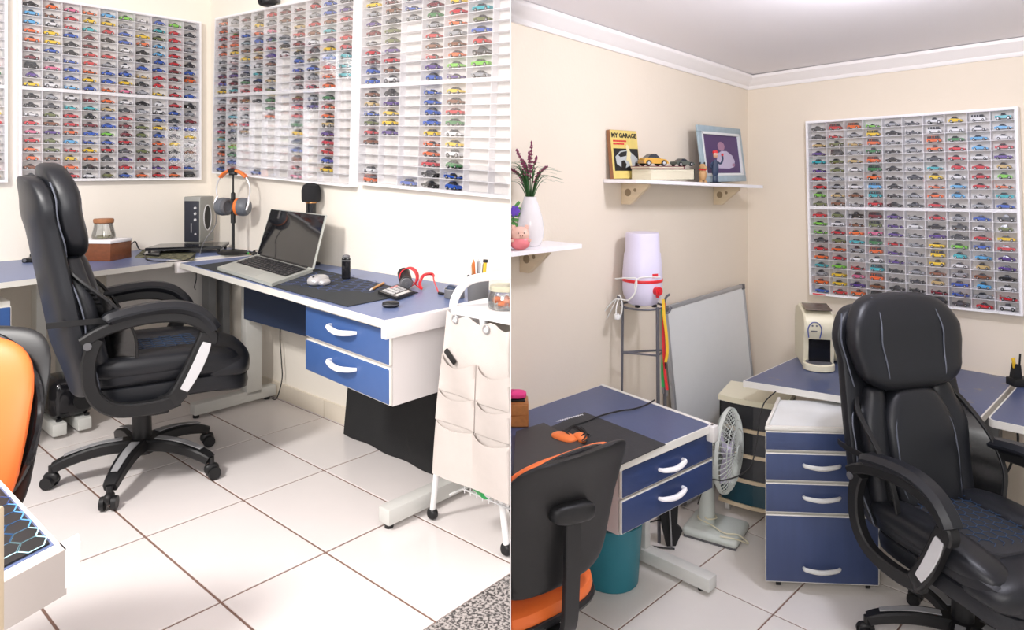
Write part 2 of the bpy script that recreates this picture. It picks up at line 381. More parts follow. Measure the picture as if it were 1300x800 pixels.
# a wall surface can carry a cable duct and the like later
# ------------------------------------------------------------- toy cars
def cc(c): return tuple(((x / 255) ** 2.2) for x in c)
CARC = dict(r=('red', cc((205, 30, 45))), o=('orange', cc((240, 105, 35))), y=('yellow', cc((245, 205, 30))), g=('green', cc((45, 130, 70))), l=('lime green', cc((120, 205, 60))),
    t=('turquoise', cc((60, 180, 190))), b=('blue', cc((40, 90, 190))), k=('black', cc((28, 28, 32))), w=('white', cc((235, 235, 238))), s=('silver', cc((160, 163, 170))), d=('dark grey', cc((72, 76, 84))),
    n=('brown', cc((135, 80, 50))), p=('purple', cc((90, 60, 145))), m=('maroon', cc((125, 30, 45))), i=('pink', cc((225, 110, 150))), c=('light blue', cc((90, 175, 230))), e=('tan', cc((205, 175, 115))), v=('olive', cc((110, 120, 70))))
CARM = {k: mat('car_paint_' + v[0].replace(' ', '_'), v[1], .3, coat=.4) for k, v in CARC.items()}
M['carglass'] = mat('car_window', (.03, .035, .045), .15); M['tyre'] = mat('tyre', (.015, .015, .016), .7); M['rim'] = mat('car_rim', (.6, .6, .62), .3, .5)
def car_mesh(kind):
    # x along the car, facing +x; origin under the middle; about 7.6 cm long
    mb = MB(); w = .014
    P = dict(
        coupe=([(-.037, .006), (-.037, .014), (-.026, .0165), (-.018, .017), (.014, .0150), (.034, .0115), (.037, .008), (.037, .005)], [(-.020, .0165), (-.010, .0235), (.003, .0235), (.015, .0148)]),
        sedan=([(-.038, .006), (-.038, .0155), (-.022, .0165), (.013, .0160), (.036, .0140), (.038, .010), (.038, .005)], [(-.021, .0162), (-.014, .0240), (.004, .0240), (.013, .0158)]),
        van=([(-.036, .005), (-.036, .019), (.030, .0165), (.036, .014), (.037, .005)], [(-.0355, .0175), (-.034, .0285), (.022, .0285), (.031, .0160)]),
        truck=([(-.036, .010), (-.036, .019), (-.006, .019), (.015, .0195), (.033, .0180), (.035, .010), (.033, .007)], [(-.010, .0185), (-.008, .0290), (.006, .0290), (.014, .0190)]),
        racer=([(-.037, .005), (-.037, .0135), (-.020, .0135), (.008, .0105), (.036, .0070), (.038, .004)], [(-.010, .0130), (-.006, .0185), (.000, .0180), (.008, .0105)]),
        beetle=([(-.030, .006), (-.031, .013), (-.024, .019), (-.010, .019), (.014, .0170), (.026, .0145), (.031, .008), (.031, .005)], [(-.021, .0185), (-.010, .0275), (.003, .0275), (.013, .0165)]))[kind]
    low, top = P
    def ext(poly, w0, w1, zb, mi):
        n = len(poly); v = []
        for sgn in (-1, 1):
            for x, z in poly:
                k = 0 if z <= zb else 1
                v.append((x, sgn * (w1 if k else w0), z))
        f = [tuple(range(n)), tuple(range(n, 2 * n))[::-1]] + [(i, n + i, n + (i + 1) % n, (i + 1) % n) for i in range(n)]
        mb.add(v, f, mi)
    ext(low, w, w * .93, .012, 0)
    zt = max(z for x, z in top); ext(top, w * .86, w * .62, min(z for x, z in top) + .003, 1)
    roof = [(x, z) for x, z in top if z > zt - .002]; mb.box(roof[0][0] + .001, roof[1][0] - .001, -w * .6, w * .6, zt - .0004, zt + .0008, 0)
    if kind == 'van':
        for xx in (-.024, -.010, .004): mb.box(xx - .001, xx + .001, -w * .80, w * .80, .0175, .028, 0)
    if kind == 'racer': mb.box(-.039, -.033, -w, w, .0175, .0185, 0); mb.box(-.037, -.035, -.001, .001, .013, .018, 0)
    r = .0062 if kind not in ('truck',) else .0082
    for xx in ((-.023, .023) if kind != 'beetle' else (-.019, .019)):
        for sg in (-1, 1):
            mb.cyl((xx, sg * (w - .005), r), (xx, sg * (w + .0012), r), r, n=10, mi=2); mb.cyl((xx, sg * (w + .001), r), (xx, sg * (w + .0018), r), r * .5, n=8, mi=3)
    if kind == 'truck': mb.box(.033, .037, -w, w, .008, .011, 3)
    return mb
KINDS = ['coupe', 'sedan', 'van', 'truck', 'racer', 'beetle']
CMB = {k: car_mesh(k) for k in KINDS}; CMESH = {k: CMB[k].mesh('toy_car', [CARM['r'], M['carglass'], M['tyre'], M['rim']]) for k in KINDS}
ORD = ['first', 'second', 'third', 'fourth', 'fifth', 'sixth', 'seventh', 'eighth', 'ninth', 'tenth']
ROWN = [o + ' row from the top' for o in ORD] + [o + ' row below the middle rail' for o in ORD]
budget = [300]
restmb = {'left': MB()}; restkeys = list(CARC)
def pick(ch, c, r, low_cols=()):
    if ch.isupper(): return 'van' if (r + c) % 3 else 'truck'
    h = ((r * 73856093) ^ (c * 19349663) ^ (r * c * 83492791)) // 7 % 20
    if c in low_cols: return 'racer' if h < 10 else 'coupe'
    return ('coupe', 'sedan', 'coupe', 'beetle', 'sedan', 'racer', 'coupe', 'sedan', 'coupe', 'truck', 'sedan', 'coupe', 'racer', 'sedan', 'coupe', 'coupe', 'sedan', 'beetle', 'coupe', 'sedan')[h]
def display_case(room, side, m, W, H, D, cols, grid, label, wherename, single=True, low=(), skip=None, carlen=1.0, trimx=None, lean=0.0):
    """m: matrix (room frame) of the lower back corner; local x runs to the right as seen, -y out of the wall."""
    root = bpy.data.objects.new('display_case', None); col.objects.link(root); root.matrix_world = room.m @ m
    tag(root, label, 'display case', 'white wall cases for toy cars')
    t = .014; X1 = W
    fr = MB().box(0, W, -D, 0, 0, t).box(0, W, -D, 0, H - t, H).box(0, t, -D, 0, t, H - t).box(W - t, W, -D, 0, t, H - t)
    fr.build('frame', M['white'], root, smooth=False)
    MB().box(t, W - t, -.004, 0, t, H - t).build('back_panel', M['case_back'], root, smooth=False)
    zm = H / 2; MB().box(t, W - t, -D + .001, -.004, zm - .009, zm + .009).build('middle_rail', M['white'], root, smooth=False)
    iw = (W - 2 * t) / cols; ih = (zm - .009 - t) / 10
    zs = []
    for half in (0, 1):
        zb = t if half == 0 else zm + .009
        for k in range(10): zs.append(zb + k * ih)
    zs = zs[::-1]   # row 1 = top
    shelf = None
    for k, z in enumerate(zs):
        if k in (9, 19): continue
        if shelf is None: shelf = MB().box(t, W - t, -D + .006, -.004, -.0014, .0014).mesh('shelf', M['white'], False)
        o = bpy.data.objects.new('shelf', shelf); col.objects.link(o); o.parent = root; o.location = (0, 0, z)
    dv = None
    for k in range(1, cols):
        for half in (0, 1):
            zb = t if half == 0 else zm + .009
            if dv is None: dv = MB().box(-.0013, .0013, -D + .007, -.004, 0, 10 * ih).mesh('divider', M['white'], False)
            o = bpy.data.objects.new('divider', dv); col.objects.link(o); o.parent = root; o.location = (t + iw * k, 0, zb)
    MB().box(t * .6, W - t * .6, -D - .0025, -D - .0005, t * .6, H - t * .6).build('front_pane', M['pane'], root, smooth=False)
    wm = room.m @ m
    for r, row in enumerate(grid):
        for c, ch in enumerate(row):
            if ch == '.': continue
            key = ch.lower(); kd = pick(ch, c, r, low)
            flip = -1 if (room.name == 'left') == ((r + c) % 5 != 0) and False else 1
            lx = t + iw * (c + .5) + (rnd.random() - .5) * .006; lz = zs[r] + .0014 if r not in (9, 19) else zs[r]
            sc_ = carlen * (1.0 + .06 * (rnd.random() - .5)) * (.92 if kd in ('van',) else 1); szz = 1.25 if ih > .04 else 1
            # cars in these cases look right, nose towards +x
            mm = wm @ T(lx, -D * .5 , lz) @ RZ((rnd.random() - .5) * .1) @ Matrix.Diagonal((sc_, 1.12, szz, 1))
            if trimx is not None and lx + .04 * carlen > trimx: continue
            if single and budget[0] > 0:
                budget[0] -= 1
                o = bpy.data.objects.new('toy_car', CMESH[kd]); col.objects.link(o); o.matrix_world = mm
                o.material_slots[0].link = 'OBJECT'; o.material_slots[0].material = CARM[key]
                kn = {'coupe': 'coupe', 'sedan': 'saloon', 'van': 'van', 'truck': 'pickup', 'racer': 'low racer', 'beetle': 'round-roofed car'}[kd]
                rowt = (ORD[r] + ' row') if r < 10 else (ORD[r - 10] + ' row under the rail')
                tag(o, f'{CARC[key][0]} toy {kn}, {ORD[c]} column, {rowt}, {wherename}', 'toy car', 'toy cars in ' + wherename)
            else:
                src = CMB[kd]; k0 = restkeys.index(key); R_ = restmb['left']; n0 = len(R_.v)
                R_.v += [tuple(mm @ Vector(p)) for p in src.v]; R_.f += [tuple(i + n0 for i in f) for f in src.f]
                R_.mi += [(k0 if q == 0 else len(restkeys) + q - 1) for q in src.mi]
    return root
GR = ['dROlsdWyWT', 'drsYkdWwwc', 'eVeOssOgcw', 'pDsGksOrcr', 'tveOksdrwp', 'pvwGkstrre', 'rswOkdywrl', 'rswCksocro', 'lenTksocwt', 'vnsRkdrdsb',
      'rvkMpsrsbd', 'lwnVpwkdwv', 'lroIpspdry', 'dvtGrsylbr', 'rosOpsYtcp', 'orwWpsYwep', 'tlrTksnsnk', 'syiOkdebcw', 'oypnkkmbsr', 'brOKKoKdrw']
GA = ['koioclwbld', 'cnryyswtrd', 'cwrtrbyvrs', 'oybmkbocrs', 'oykmdwkcrd', 'mbkrrwkbrk', 'msbrswbbmb', 'KibobbermO', 'psbybykrrs', 'ywcboisyrb',
      'kswmowkwrk', 'kdttedswbs', 'wvrkbrsbdm', 'rnrmbmvybb', 'ipoblmvbdy', 'rvcbbrsoyw', 'ovryrdvrkn', 'onyodpmrbs', 'nrokkrwprb', 'ksrwvboroK']
GA0 = ['wwwwwwwwww'[0] + 'x'] * 0
A0col = 'wwwswsgrgkdvyrpskkre'
GB = ['OsmDrmmrbd', 'owsysnmsbp', 'rrboisernr', 'oosbpdrnts', 'oynmrkmwpr', 'swyepwkdyr', 'ssdwn.bvbt', 'mpdts.bbrt', 'bmgke.ksot', 'ytrrv.sro.',
      'snnkg.msg.', 'rsr.g.rpr.', 'sts.o.r.o.', 'dor...g.e.', 'rdn...y.p.', 'td....d.r.', 'ol....b.r.', 'og....n.b.', 'ob....r.y.', 'br.b..i...']
GC = ['vmtrrwpb..', 'ymtrywws..', 'snbmywpr..', 'pdsgrtww..', 'mv.sov b..'.replace(' ', 'p'), 'sv.rsbb...', 'rp.nnrw...', 'mr.rodg...', 'bn.pll....', 'bw.bps....',
      'nk.by.....', 'ep.bn.....', 'by.br.....', 'vy.bg.....', 'rp.yw.....', 'n..oy.....', '...ow.....', '...rg.....', 'w..kb.....', 'O.bkb.....']
case_R = display_case(R, 1, T(.4219, -.002, 1.052) @ RY(math.radians(-1.3)), 1.045, 1.036, .060, 10, GR, 'white grid case of toy cars above the corner desk in the right-hand room', 'right room case', low=(4, 5), carlen=.98)
case_C = display_case(L, -1, T(1.600, -.002, 1.192) @ RY(math.radians(2.5)), 1.43, .93, .047, 10, GC, 'white grid case with many empty cells, beside the dividing wall', 'half-empty left room case', carlen=1.22, trimx=.94)
MB().box(.02, .095, -.0615, -.060, .003, .010).build('red_sticker', M['red'], case_R, smooth=False, label='small red sticker at the lower left corner')
cut_at_divider(case_C, -1)
case_B = display_case(L, -1, T(.125, -.002, 1.240) @ RY(math.radians(2.5)), 1.43, .95, .047, 10, GB, 'white grid case with empty lower cells under the black camera', 'case left of centre', single=False, carlen=1.22)
case_A = display_case(L, -1, T(.002, -1.03, 1.2002) @ RZ(PI / 2), .9516, .9781, .047, 10, GA, 'white grid case full of toy cars on the left wall', 'full case on left wall', single=False, carlen=.86)
case_0 = display_case(L, -1, T(.002, -2.03, 1.197) @ RZ(PI / 2), .9516, .9781, .047, 10, ['.........' + c for c in A0col], 'white grid case cut off at the left edge of the photo', 'leftmost case', single=False, carlen=.86)
rest = restmb['left'].build('toy_car_collection', [CARM[k] for k in restkeys] + [M['carglass'], M['tyre'], M['rim']])
tag(rest, 'small toy cars of many colours filling the two cases nearest the left corner', 'toy cars', kind='stuff')
# ------------------------------------------------------------- things built in room coordinates
class G:
    def __init__(s, room, name, x, y, z, label, cat, group=None):
        s.o = thing(name, room, x, y, z, 0, label, cat, group); s.p = Vector((-x, -y, -z)); s.room = room
    def part(s, mb, name, m, label=None, parent=None, smooth=True, angle=35, sub=0):
        o = mb.build(name, m, parent or s.o, (0, 0, 0) if parent else s.p, 0, label, smooth, angle, sub); return o
def single(room, mb, name, m, x, y, z, label, cat, group=None, smooth=True, angle=35, sub=0):
    mb.v = [(a - x, b - y, c - z) for a, b, c in mb.v]
    o = mb.build(name, m, None, smooth=smooth, angle=angle, sub=sub); place(o, room, x, y, z); return tag(o, label, cat, group)
def qd(room, pix, z): return [tuple(room.at(u, v, z=z))[:2] for u, v in pix]
def text_mb(s, size, ext=.0004, align='CENTER'):
    cu = bpy.data.curves.new('lettering', 'FONT'); cu.body = s; cu.size = size; cu.extrude = ext; cu.align_x = align; cu.align_y = 'CENTER'; cu.resolution_u = 2; cu.offset = size * .035
    o = bpy.data.objects.new('lettering', cu); col.objects.link(o); bpy.context.view_layer.update()
    me = bpy.data.meshes.new_from_object(o.evaluated_get(bpy.context.evaluated_depsgraph_get())); bpy.data.objects.remove(o, do_unlink=True)
    mb = MB(); mb.add([v.co.copy() for v in me.vertices], [tuple(p.vertices) for p in me.polygons]); return mb
def put(dst, src, m, mi=0): dst.add([Vector(p) for p in src.v], src.f, mi, m); return dst
def handle_mb(a, b, out, r=.008, drop=.35):
    # bowed pull between a and b standing out along vector out
    a = Vector(a); b = Vector(b); out = Vector(out); mid = (a + b) / 2
    pts = [a, a + out * .75 + (mid - a) * .18, mid + out + Vector((0, 0, -drop * (b - a).length * .12)), b + out * .75 + (mid - b) * .18, b]
    P = spline(pts, 5); n = len(P)
    return MB().tube(P, [r * (.75 + .5 * math.sin(PI * i / (n - 1))) for i in range(n)], 8)
def drawer(g, poly_front, z0, z1, thick, handle, fm='bluedraw', edge='ivory', hz=None, hw=.13):
    # poly_front: (x0,y0)->(x1,y1) line of the front face; out is to its right-hand side
    (x0, y0), (x1, y1) = poly_front; d = Vector((x1 - x0, y1 - y0, 0)); ln = d.length; d.normalize(); out = Vector((d.y, -d.x, 0))
    ang = math.atan2(d.y, d.x); m = T(x0, y0, 0) @ RZ(ang)
    mb = MB().box(0, ln, 0, thick, z0, z1, m=m, bev=.006)
    o = g.part(mb, 'drawer', edge)
    g.part(MB().box(.004, ln - .004, -.0025, thick * .4, z0 + .004, z1 - .004, m=m, bev=.010, seg=3), 'drawer_front', fm, parent=o)
    hz = hz or (z0 + z1) / 2 + .01; c = ln / 2
    if handle:
        a = m @ Vector((c - hw / 2, -.002, hz)); b = m @ Vector((c + hw / 2, -.002, hz - .0))
        g.part(handle_mb(a, b, out * .030, .0085), 'handle', handle, parent=o)
    return o
def slab_edge(g, poly, z, t, top='blue', edge='ivory', name='worktop'):
    n = len(poly); cx = sum(p[0] for p in poly) / n; cy = sum(p[1] for p in poly) / n
    o = g.part(MB().prism(poly, z - t, z - .0015), name, edge, smooth=False)
    ins = []
    for i in range(n):
        a = Vector(poly[i - 1]); b = Vector(poly[i]); c = Vector(poly[(i + 1) % n])
        d1 = (b - a).normalized(); d2 = (c - b).normalized(); n1 = Vector((-d1.y, d1.x)); n2 = Vector((-d2.y, d2.x)); bs = (n1 + n2); bs = bs / max(.3, bs.length ** 2 / 2)
        ins.append(tuple(b + bs * .007))
    g.part(MB().prism(ins, z - .006, z), 'laminate', top, parent=o, smooth=False)
    return o
# =============================================================== LEFT ROOM FURNITURE
ZA, ZB = .79, .78
# desk along the back wall
g = G(L, 'desk', .70, -.35, 0, 'blue-topped desk with two drawers, open laptop on it, left-hand room', 'desk')
slab_edge(g, [(.672, -.480), (2.598, -.650), (2.598, -.006), (.62, -.006)], ZB, .026, top='blue_l')
# white end caps
for (x0, x1, y0, y1, nm) in ((2.575, 2.602, -.664, -.02, 'r'), (.640, .678, -.492, -.02, 'l')):
    g.part(MB().box(x0, x1, y0, y1, ZB - .056 if nm == 'r' else ZB - .055, ZB + .002, bev=.004), 'end_cap', 'sidewhite', 'off-white plastic end cap')
# legs
for x, yb in ((.80, -.15), (2.40, -.15)):
    lg = g.part(MB().box(x - .03, x + .03, yb - .045, yb + .045, .05, ZB - .032, bev=.004), 'leg', 'legmetal')
    g.part(MB().box(x - .03, x + .03, -.515 if x > 1 else -.47, -.02, .018, .075, bev=.006), 'foot_beam', 'legmetal', parent=lg)
    for yy in ((-.49 if x > 1 else -.45), -.06): g.part(MB().cyl((x, yy, 0), (x, yy, .02), .016, n=12), 'levelling_foot', 'black', parent=lg)
g.part(MB().box(.86, 1.94, -.225, -.205, .475, ZB - .033), 'modesty_panel', 'navy', 'dark navy hanging panel')
# drawer box
A0, A1 = (1.955, -.545), (2.535, -.595)
pb = [(A0[0] + .004, A0[1] + .014), (A1[0] - .002, A1[1] + .014), (A1[0] - .002, -.12), (A0[0] + .004, -.12)]
g.part(MB().prism(pb, .478, ZB - .034), 'drawer_box', 'sidewhite', smooth=False)
drawer(g, (A0, A1), .613, .735, .014, 'white', hw=.175, hz=.690); drawer(g, (A0, A1), .482, .606, .014, 'white', hw=.175, hz=.562)
cut_at_divider(g.o, -1)
# desk along the left wall, ending against the other desk
g = G(L, 'desk', .45, -1.2, 0, 'blue-topped desk along the left wall, behind the black office chair', 'desk')
slab_edge(g, [(.004, -2.4), (1.0, -2.4), (.83, -1.33), (.73, -.80), (.67, -.515), (.60, -.515), (.60, -.006), (.004, -.006)], ZA, .026, top='blue_l')
g.part(MB().box(.17, .19, -.66, -.06, .45, ZA - .033), 'modesty_panel', 'greyboard', 'pale grey hanging panel')
for yy, mm in ((-1.005, 'legmetal'), (-.90, 'legmetal'), (-.145, 'darkleg'), (-.06, 'darkleg')):
    lg = g.part(MB().box(.25, .34, yy - .022, yy + .022, .05, ZA - .033, bev=.004), 'leg', mm)
    g.part(MB().box(.04, .62 if yy < -.5 else .45, yy - .03, yy + .03, .018, .075, bev=.006), 'foot_beam', 'legmetal', parent=lg)
    for xx in (.08, .42): g.part(MB().cyl((xx, yy, 0), (xx, yy, .02), .015, n=10), 'levelling_foot', 'black', parent=lg)
# drawer pedestal under the left desk (only its corner shows)
g = G(L, 'drawer_pedestal', .55, -1.5, 0, 'blue-fronted drawer pedestal at the left edge of the photo', 'drawers')
q = L.at(15, 380, D=3.0); px_, py_ = q.x, q.y
g.part(MB().box(px_ - .45, px_ - .02, py_ - .42, py_, .12, .70, bev=.004), 'body', 'ivory')
for z0, z1 in ((.55, .68), (.40, .535), (.14, .385)): drawer(g, ((px_, py_ - .42), (px_, py_)), z0, z1, .018, 'white', hz=z1 - .05, hw=.12)
for xx in (px_ - .4, px_ - .06):
    for yy in (py_ - .38, py_ - .04): g.part(MB().box(xx - .02, xx + .02, yy - .015, yy + .015, 0, .12, bev=.01), 'castor', 'black')
# black speaker-like box on the leg beams
g = G(L, 'subwoofer', .40, -.95, 0, 'glossy black rounded box standing on the grey foot beams of the left desk', 'speaker')
g.part(MB().box(.38, .60, -1.035, -.845, .078, .27, bev=.05, seg=4), 'body', 'blackgloss')
g.part(MB().cyl((.601, -.90, .16), (.606, -.90, .16), .045, n=20).box(.601, .604, -1.0, -.96, .10, .105), 'front_ring', 'black')
for xx in (.40, .58):
    for yy in (-1.0, -.88): g.part(MB().cyl((xx, yy, .0755), (xx, yy, .085), .012, n=8), 'rubber_foot', 'black')
# near desk corner at the bottom left of the photo
z = .75; c1 = L.at(77, 690, z=z); c2 = L.at(0, 608, z=z); c3 = L.at(4, 728, z=z)
u = (Vector(c2) - Vector(c1)).normalized(); w_ = (Vector(c3) - Vector(c1)).normalized(); c1v = Vector(c1)
g = G(L, 'desk', c1.x, c1.y, 0, 'corner of a near desk with hexagon-patterned mat, bottom left of the photo', 'desk')
A = c1v; B = c1v + u * .42; Dd = c1v + w_ * .55; C_ = B + w_ * .55
poly = [tuple(p)[:2] for p in (A, B, C_, Dd)]
def area2(p): return sum(p[i - 1][0] * p[i][1] - p[i][0] * p[i - 1][1] for i in range(len(p)))
if area2(poly) < 0: poly = poly[::-1]
slab_edge(g, poly, z, .03, top='blue_l')
o_ = -u * .024; E0 = A + o_; E1 = Dd + o_
ep = [tuple(p)[:2] for p in (A, A + o_, Dd + o_, Dd)]
if area2(ep) < 0: ep = ep[::-1]
g.part(MB().prism(ep, z - .060, z + .001), 'end_cap', mat('pinkish_grey_plastic', (.50, .45, .42), .5), 'pale grey end strip', smooth=False)
ep2 = [tuple(p)[:2] for p in (A - w_ * .026, A + o_ - w_ * .020, A + o_ + w_ * .002, A + w_ * .002)]
if area2(ep2) < 0: ep2 = ep2[::-1]
g.part(MB().prism(ep2, z - .052, z + .001), 'corner_cap', 'white', smooth=False)
lc = A + u * .06 + w_ * .40; g.part(MB().box(lc.x - .03, lc.x + .03, lc.y - .04, lc.y + .04, 0, z - .031, bev=.004), 'leg', 'legmetal')
lc = A + u * .36 + w_ * .40; g.part(MB().box(lc.x - .03, lc.x + .03, lc.y - .04, lc.y + .04, 0, z - .031, bev=.004), 'leg', 'legmetal')
# hexagon mat lying on it
m0 = A + u * .012 + w_ * .012
mp = [tuple(p)[:2] for p in (m0, m0 + u * .40, m0 + u * .40 + w_ * .33, m0 + w_ * .33)]
if area2(mp) < 0: mp = mp[::-1]
mx, my = m0.x, m0.y
gm = G(L, 'desk_mat', mx, my, z, 'black desk mat with blue hexagons on the near desk, bottom left', 'desk mat')
gm.part(MB().prism(mp, z + .0002, z + .003), 'mat', 'black', smooth=False)
hexmb = [MB(), MB(), MB()]; s_ = .0205
frm = Matrix(((u.x, w_.x, 0, m0.x), (u.y, w_.y, 0, m0.y), (0, 0, 1, 0), (0, 0, 0, 1)))
for i in range(0, 9):
    for j in range(0, 5):
        hx = .018 + i * s_ * 1.732 + (j % 2) * s_ * .866; hy = .018 + j * s_ * 1.5
        if hx > .22 or (i + j) > 6: continue
        idx = 0 if (i + j) < 2 else (1 if (i + j) < 5 else 2)
        for k in range(6):
            a0 = math.radians(60 * k + 30); a1 = math.radians(60 * k + 90)
            ri, ro = s_ - .0016, s_ + .0012
            hexmb[idx].add([frm @ Vector((hx + ri * math.cos(a0), hy + ri * math.sin(a0), z + .0034)), frm @ Vector((hx + ro * math.cos(a0), hy + ro * math.sin(a0), z + .0034)), frm @ Vector((hx + ro * math.cos(a1), hy + ro * math.sin(a1), z + .0034)), frm @ Vector((hx + ri * math.cos(a1), hy + ri * math.sin(a1), z + .0034))], [(0, 1, 2, 3)])
gm.part(hexmb[0], 'hexagon_print', 'hexpale', smooth=False); gm.part(hexmb[1], 'hexagon_print', 'hexline', smooth=False); gm.part(hexmb[2], 'hexagon_print', 'hexdark', smooth=False)
# black cloth backdrop under the desk's drawers
a = Vector((1.48, -.035, 0)); mb = MB(); rings = []
NX = 22
def clothpt(i, k):
    t = i / NX; s2 = k / 10; x = 1.57 + .70 * t; zt = .47 + .02 * math.sin(t * 9)
    return Vector((x - .02 * (1 - s2) * (1 - t), -.045 - .04 * (1 - s2) - .006 * math.sin(t * 17 + s2) * (1 - s2 * .6) - .02 * t, .002 + zt * s2))
for i in range(NX + 1):
    fr = [clothpt(i, k) for k in range(11)]; rings.append(fr + [p + Vector((0, .014, 0)) for p in fr[::-1]])
mb.loft(rings); single(L, mb, 'folded_backdrop', 'blackcloth', 1.85, -.1, 0, 'black cloth sheet hanging to the floor under the desk drawers', 'cloth', angle=60)
# =============================================================== office chair
def office_chair(room, X, D, facing, star, label, lift=0.0):
    x, y, _ = room.inv(X, D)
    root = thing('office_chair', room, x, y, 0, 0, label, 'chair', 'high-backed black leather office chairs'); root.rotation_euler = (0, 0, math.radians(facing))
    def part(mb, name, m, parent=None, **k): return mb.build(name, m, parent or root, **k)
    sa = math.radians(star - facing)
    # star base
    hub = part(MB().lathe([(.030, .085), (.052, .09), (.050, .135), (.038, .150), (.036, .26), (.044, .262), (.044, .30), (.030, .31)], 20), 'gas_column', 'black')
    part(MB().lathe([(.027, .15), (.0275, .36), (.020, .365)], 16), 'column_sleeve', 'midgrey', hub)
    for k in range(5):
        a = sa + k * 2 * PI / 5; m = RZ(a)
        pts = [(.03, 0, .125), (.12, 0, .128), (.20, 0, .117), (.275, 0, .095), (.312, 0, .078)]
        arm = part(MB().band(spline(pts, 4), [.075 - .028 * i / 16 for i in range(17)], [.048 - .014 * i / 16 for i in range(17)], m=m), 'base_arm', 'black')
        pts2 = [(.07, 0, .1535), (.15, 0, .150), (.22, 0, .137), (.275, 0, .122)]
        part(MB().band(spline(pts2, 4), [.034 - .010 * i / 12 for i in range(13)], .004, m=m), 'grey_inlay', 'grey', arm)
        ca = a + rnd.uniform(-1, 1); mc = T(.318 * math.cos(a), .318 * math.sin(a), 0) @ RZ(ca)
        cs = part(MB().cyl((0, 0, .048), (0, 0, .088), .011, n=10, m=mc).sq(.030, .017, .022, .8, .8, 8, 14, fn=lambda p: Vector((p.x, p.y, p.z + .042)), m=mc), 'castor', 'black')
        for sgn in (-1, 1): part(MB().cyl((.006, sgn * .012, .0265), (.006, sgn * .029, .0265), .0265, .024, n=18, m=mc), 'wheel', 'black', cs)
    # mechanism under the seat
    part(MB().box(-.13, .13, -.09, .09, .315, .355, bev=.012).box(-.19, .16, -.035, .035, .33, .37, bev=.008), 'tilt_mechanism', 'black')
    part(MB().tube([(0, -.08, .335), (.02, -.20, .33), (.03, -.27, .325)], .007).sq(.035, .014, .008, fn=lambda p: p + Vector((.03, -.27, .325))), 'tilt_lever', 'black')
    # seat
    def seatfn(h0, dz):
        def f(p):
            q = p.copy(); q.x += .095; q.z += h0 - .10 * max(0, (q.x - .22)) ** 1.2 * 2.5; q.z += dz * (p.y / .27) ** 2 * .5
            return q
        return f
    seat = part(MB().sq(.300, .258, .050, .45, .42, 12, 36, fn=seatfn(.400, 0)), 'seat_base', 'leather')
    part(MB().sq(.305, .265, .055, .5, .4, 14, 40, fn=seatfn(.460, .03)), 'seat_cushion', 'leather')
    for sgn in (-1, 1):
        part(MB().sq(.27, .075, .05, .7, .6, 12, 30, fn=lambda p: Vector((p.x + .07, p.y + sgn * .195, p.z + .503 - .12 * max(0, p.x) ** 2 * 3))), 'seat_bolster', 'leather', seat)
    part(MB().sq(.105, .262, .068, .8, .5, 14, 36, fn=lambda p: Vector((p.x + .300 - .25 * p.y * p.y, p.y, p.z + .455 - .25 * p.y * p.y * .6))), 'seat_front_roll', 'leather', seat)
    # quilted middle with blue stitched hexagons
    part(MB().sq(.19, .14, .022, .5, .4, 8, 28, fn=lambda p: Vector((p.x + .055, p.y, p.z + .508))), 'seat_panel', 'mesh', seat)
    st = MB(); s2 = .026
    for i in range(8):
        for j in range(7):
            hx = -.10 + i * s2 * 1.55; hy = -.115 + j * s2 * 1.75 * .85 + (i % 2) * s2 * .74
            if abs(hy) > .125 or hx > .235: continue
            for k in range(3):
                a0 = math.radians(60 * k); a1 = math.radians(60 * k + 60); rr = s2 * .93
                st.tube([(hx + rr * math.cos(a0), hy + rr * math.sin(a0), .5310), (hx + rr * math.cos(a1), hy + rr * math.sin(a1), .5310)], .0016, 4)
    part(st, 'hexagon_stitching', 'bluestitch', seat)
    # back
    def lerp(tab, t):
        for (a, va), (b, vb) in zip(tab, tab[1:]):
            if t <= b: k = (t - a) / (b - a); k = k * k * (3 - 2 * k); return va + (vb - va) * k
        return tab[-1][1]
    CL = [(-.1, -.19), (0, -.195), (.3, -.255), (.62, -.305), (.85, -.345), (1.1, -.385)]
    WD = [(-.1, .80), (0, .86), (.22, 1.0), (.45, 1.0), (.60, .86), (.72, .93), (.85, 1.0), (1.0, .90), (1.1, .86)]
    Z0, ZH = .40, .86
    def backfn(tc, th, xo, wy=1.0, curl=.55):
        def f(p):
            t = tc + p.z * th; wv = lerp(WD, min(max(t, -.1), 1.1)) * wy; yy = p.y * wv
            return Vector((lerp(CL, min(max(t, -.1), 1.1)) + xo + p.x + curl * yy * yy, yy, Z0 + t * ZH))
        return f
    back = part(MB().sq(.045, .288, 1.0, .28, .55, 34, 36, fn=backfn(.485, .49, -.03)), 'backrest', 'leather')
    for sgn in (-1, 1):     # long side rolls
        part(MB().sq(.048, .062, 1.0, .35, .9, 30, 18, fn=lambda p: backfn(.31, .315, .03, 1.0, .5)(Vector((p.x, p.y + sgn * .185, p.z)))), 'side_roll', 'leather', back)
    part(MB().sq(.062, .268, 1.0, .55, .62, 22, 40, fn=backfn(.82, .215, .052, 1.0, .38)), 'headrest', 'leather')
    for sgn in (-1, 1):     # piping on the headrest
        P_ = [backfn(.82, .215, .052, 1.0, .38)(Vector((.0615 * (1 - abs(tt) ** 3.2) ** .55, sgn * .150, tt))) for tt in [-.96 + 1.92 * i / 24 for i in range(25)]]
        part(MB().tube(P_, .0028, 6), 'piping', 'stitch', back)
        P_ = [backfn(.485, .49, -.03)(Vector((.030, sgn * .275, tt))) for tt in [-.9 + 1.85 * i / 34 for i in range(35)]]
        part(MB().tube(P_, .0030, 6), 'piping', 'stitch', back)
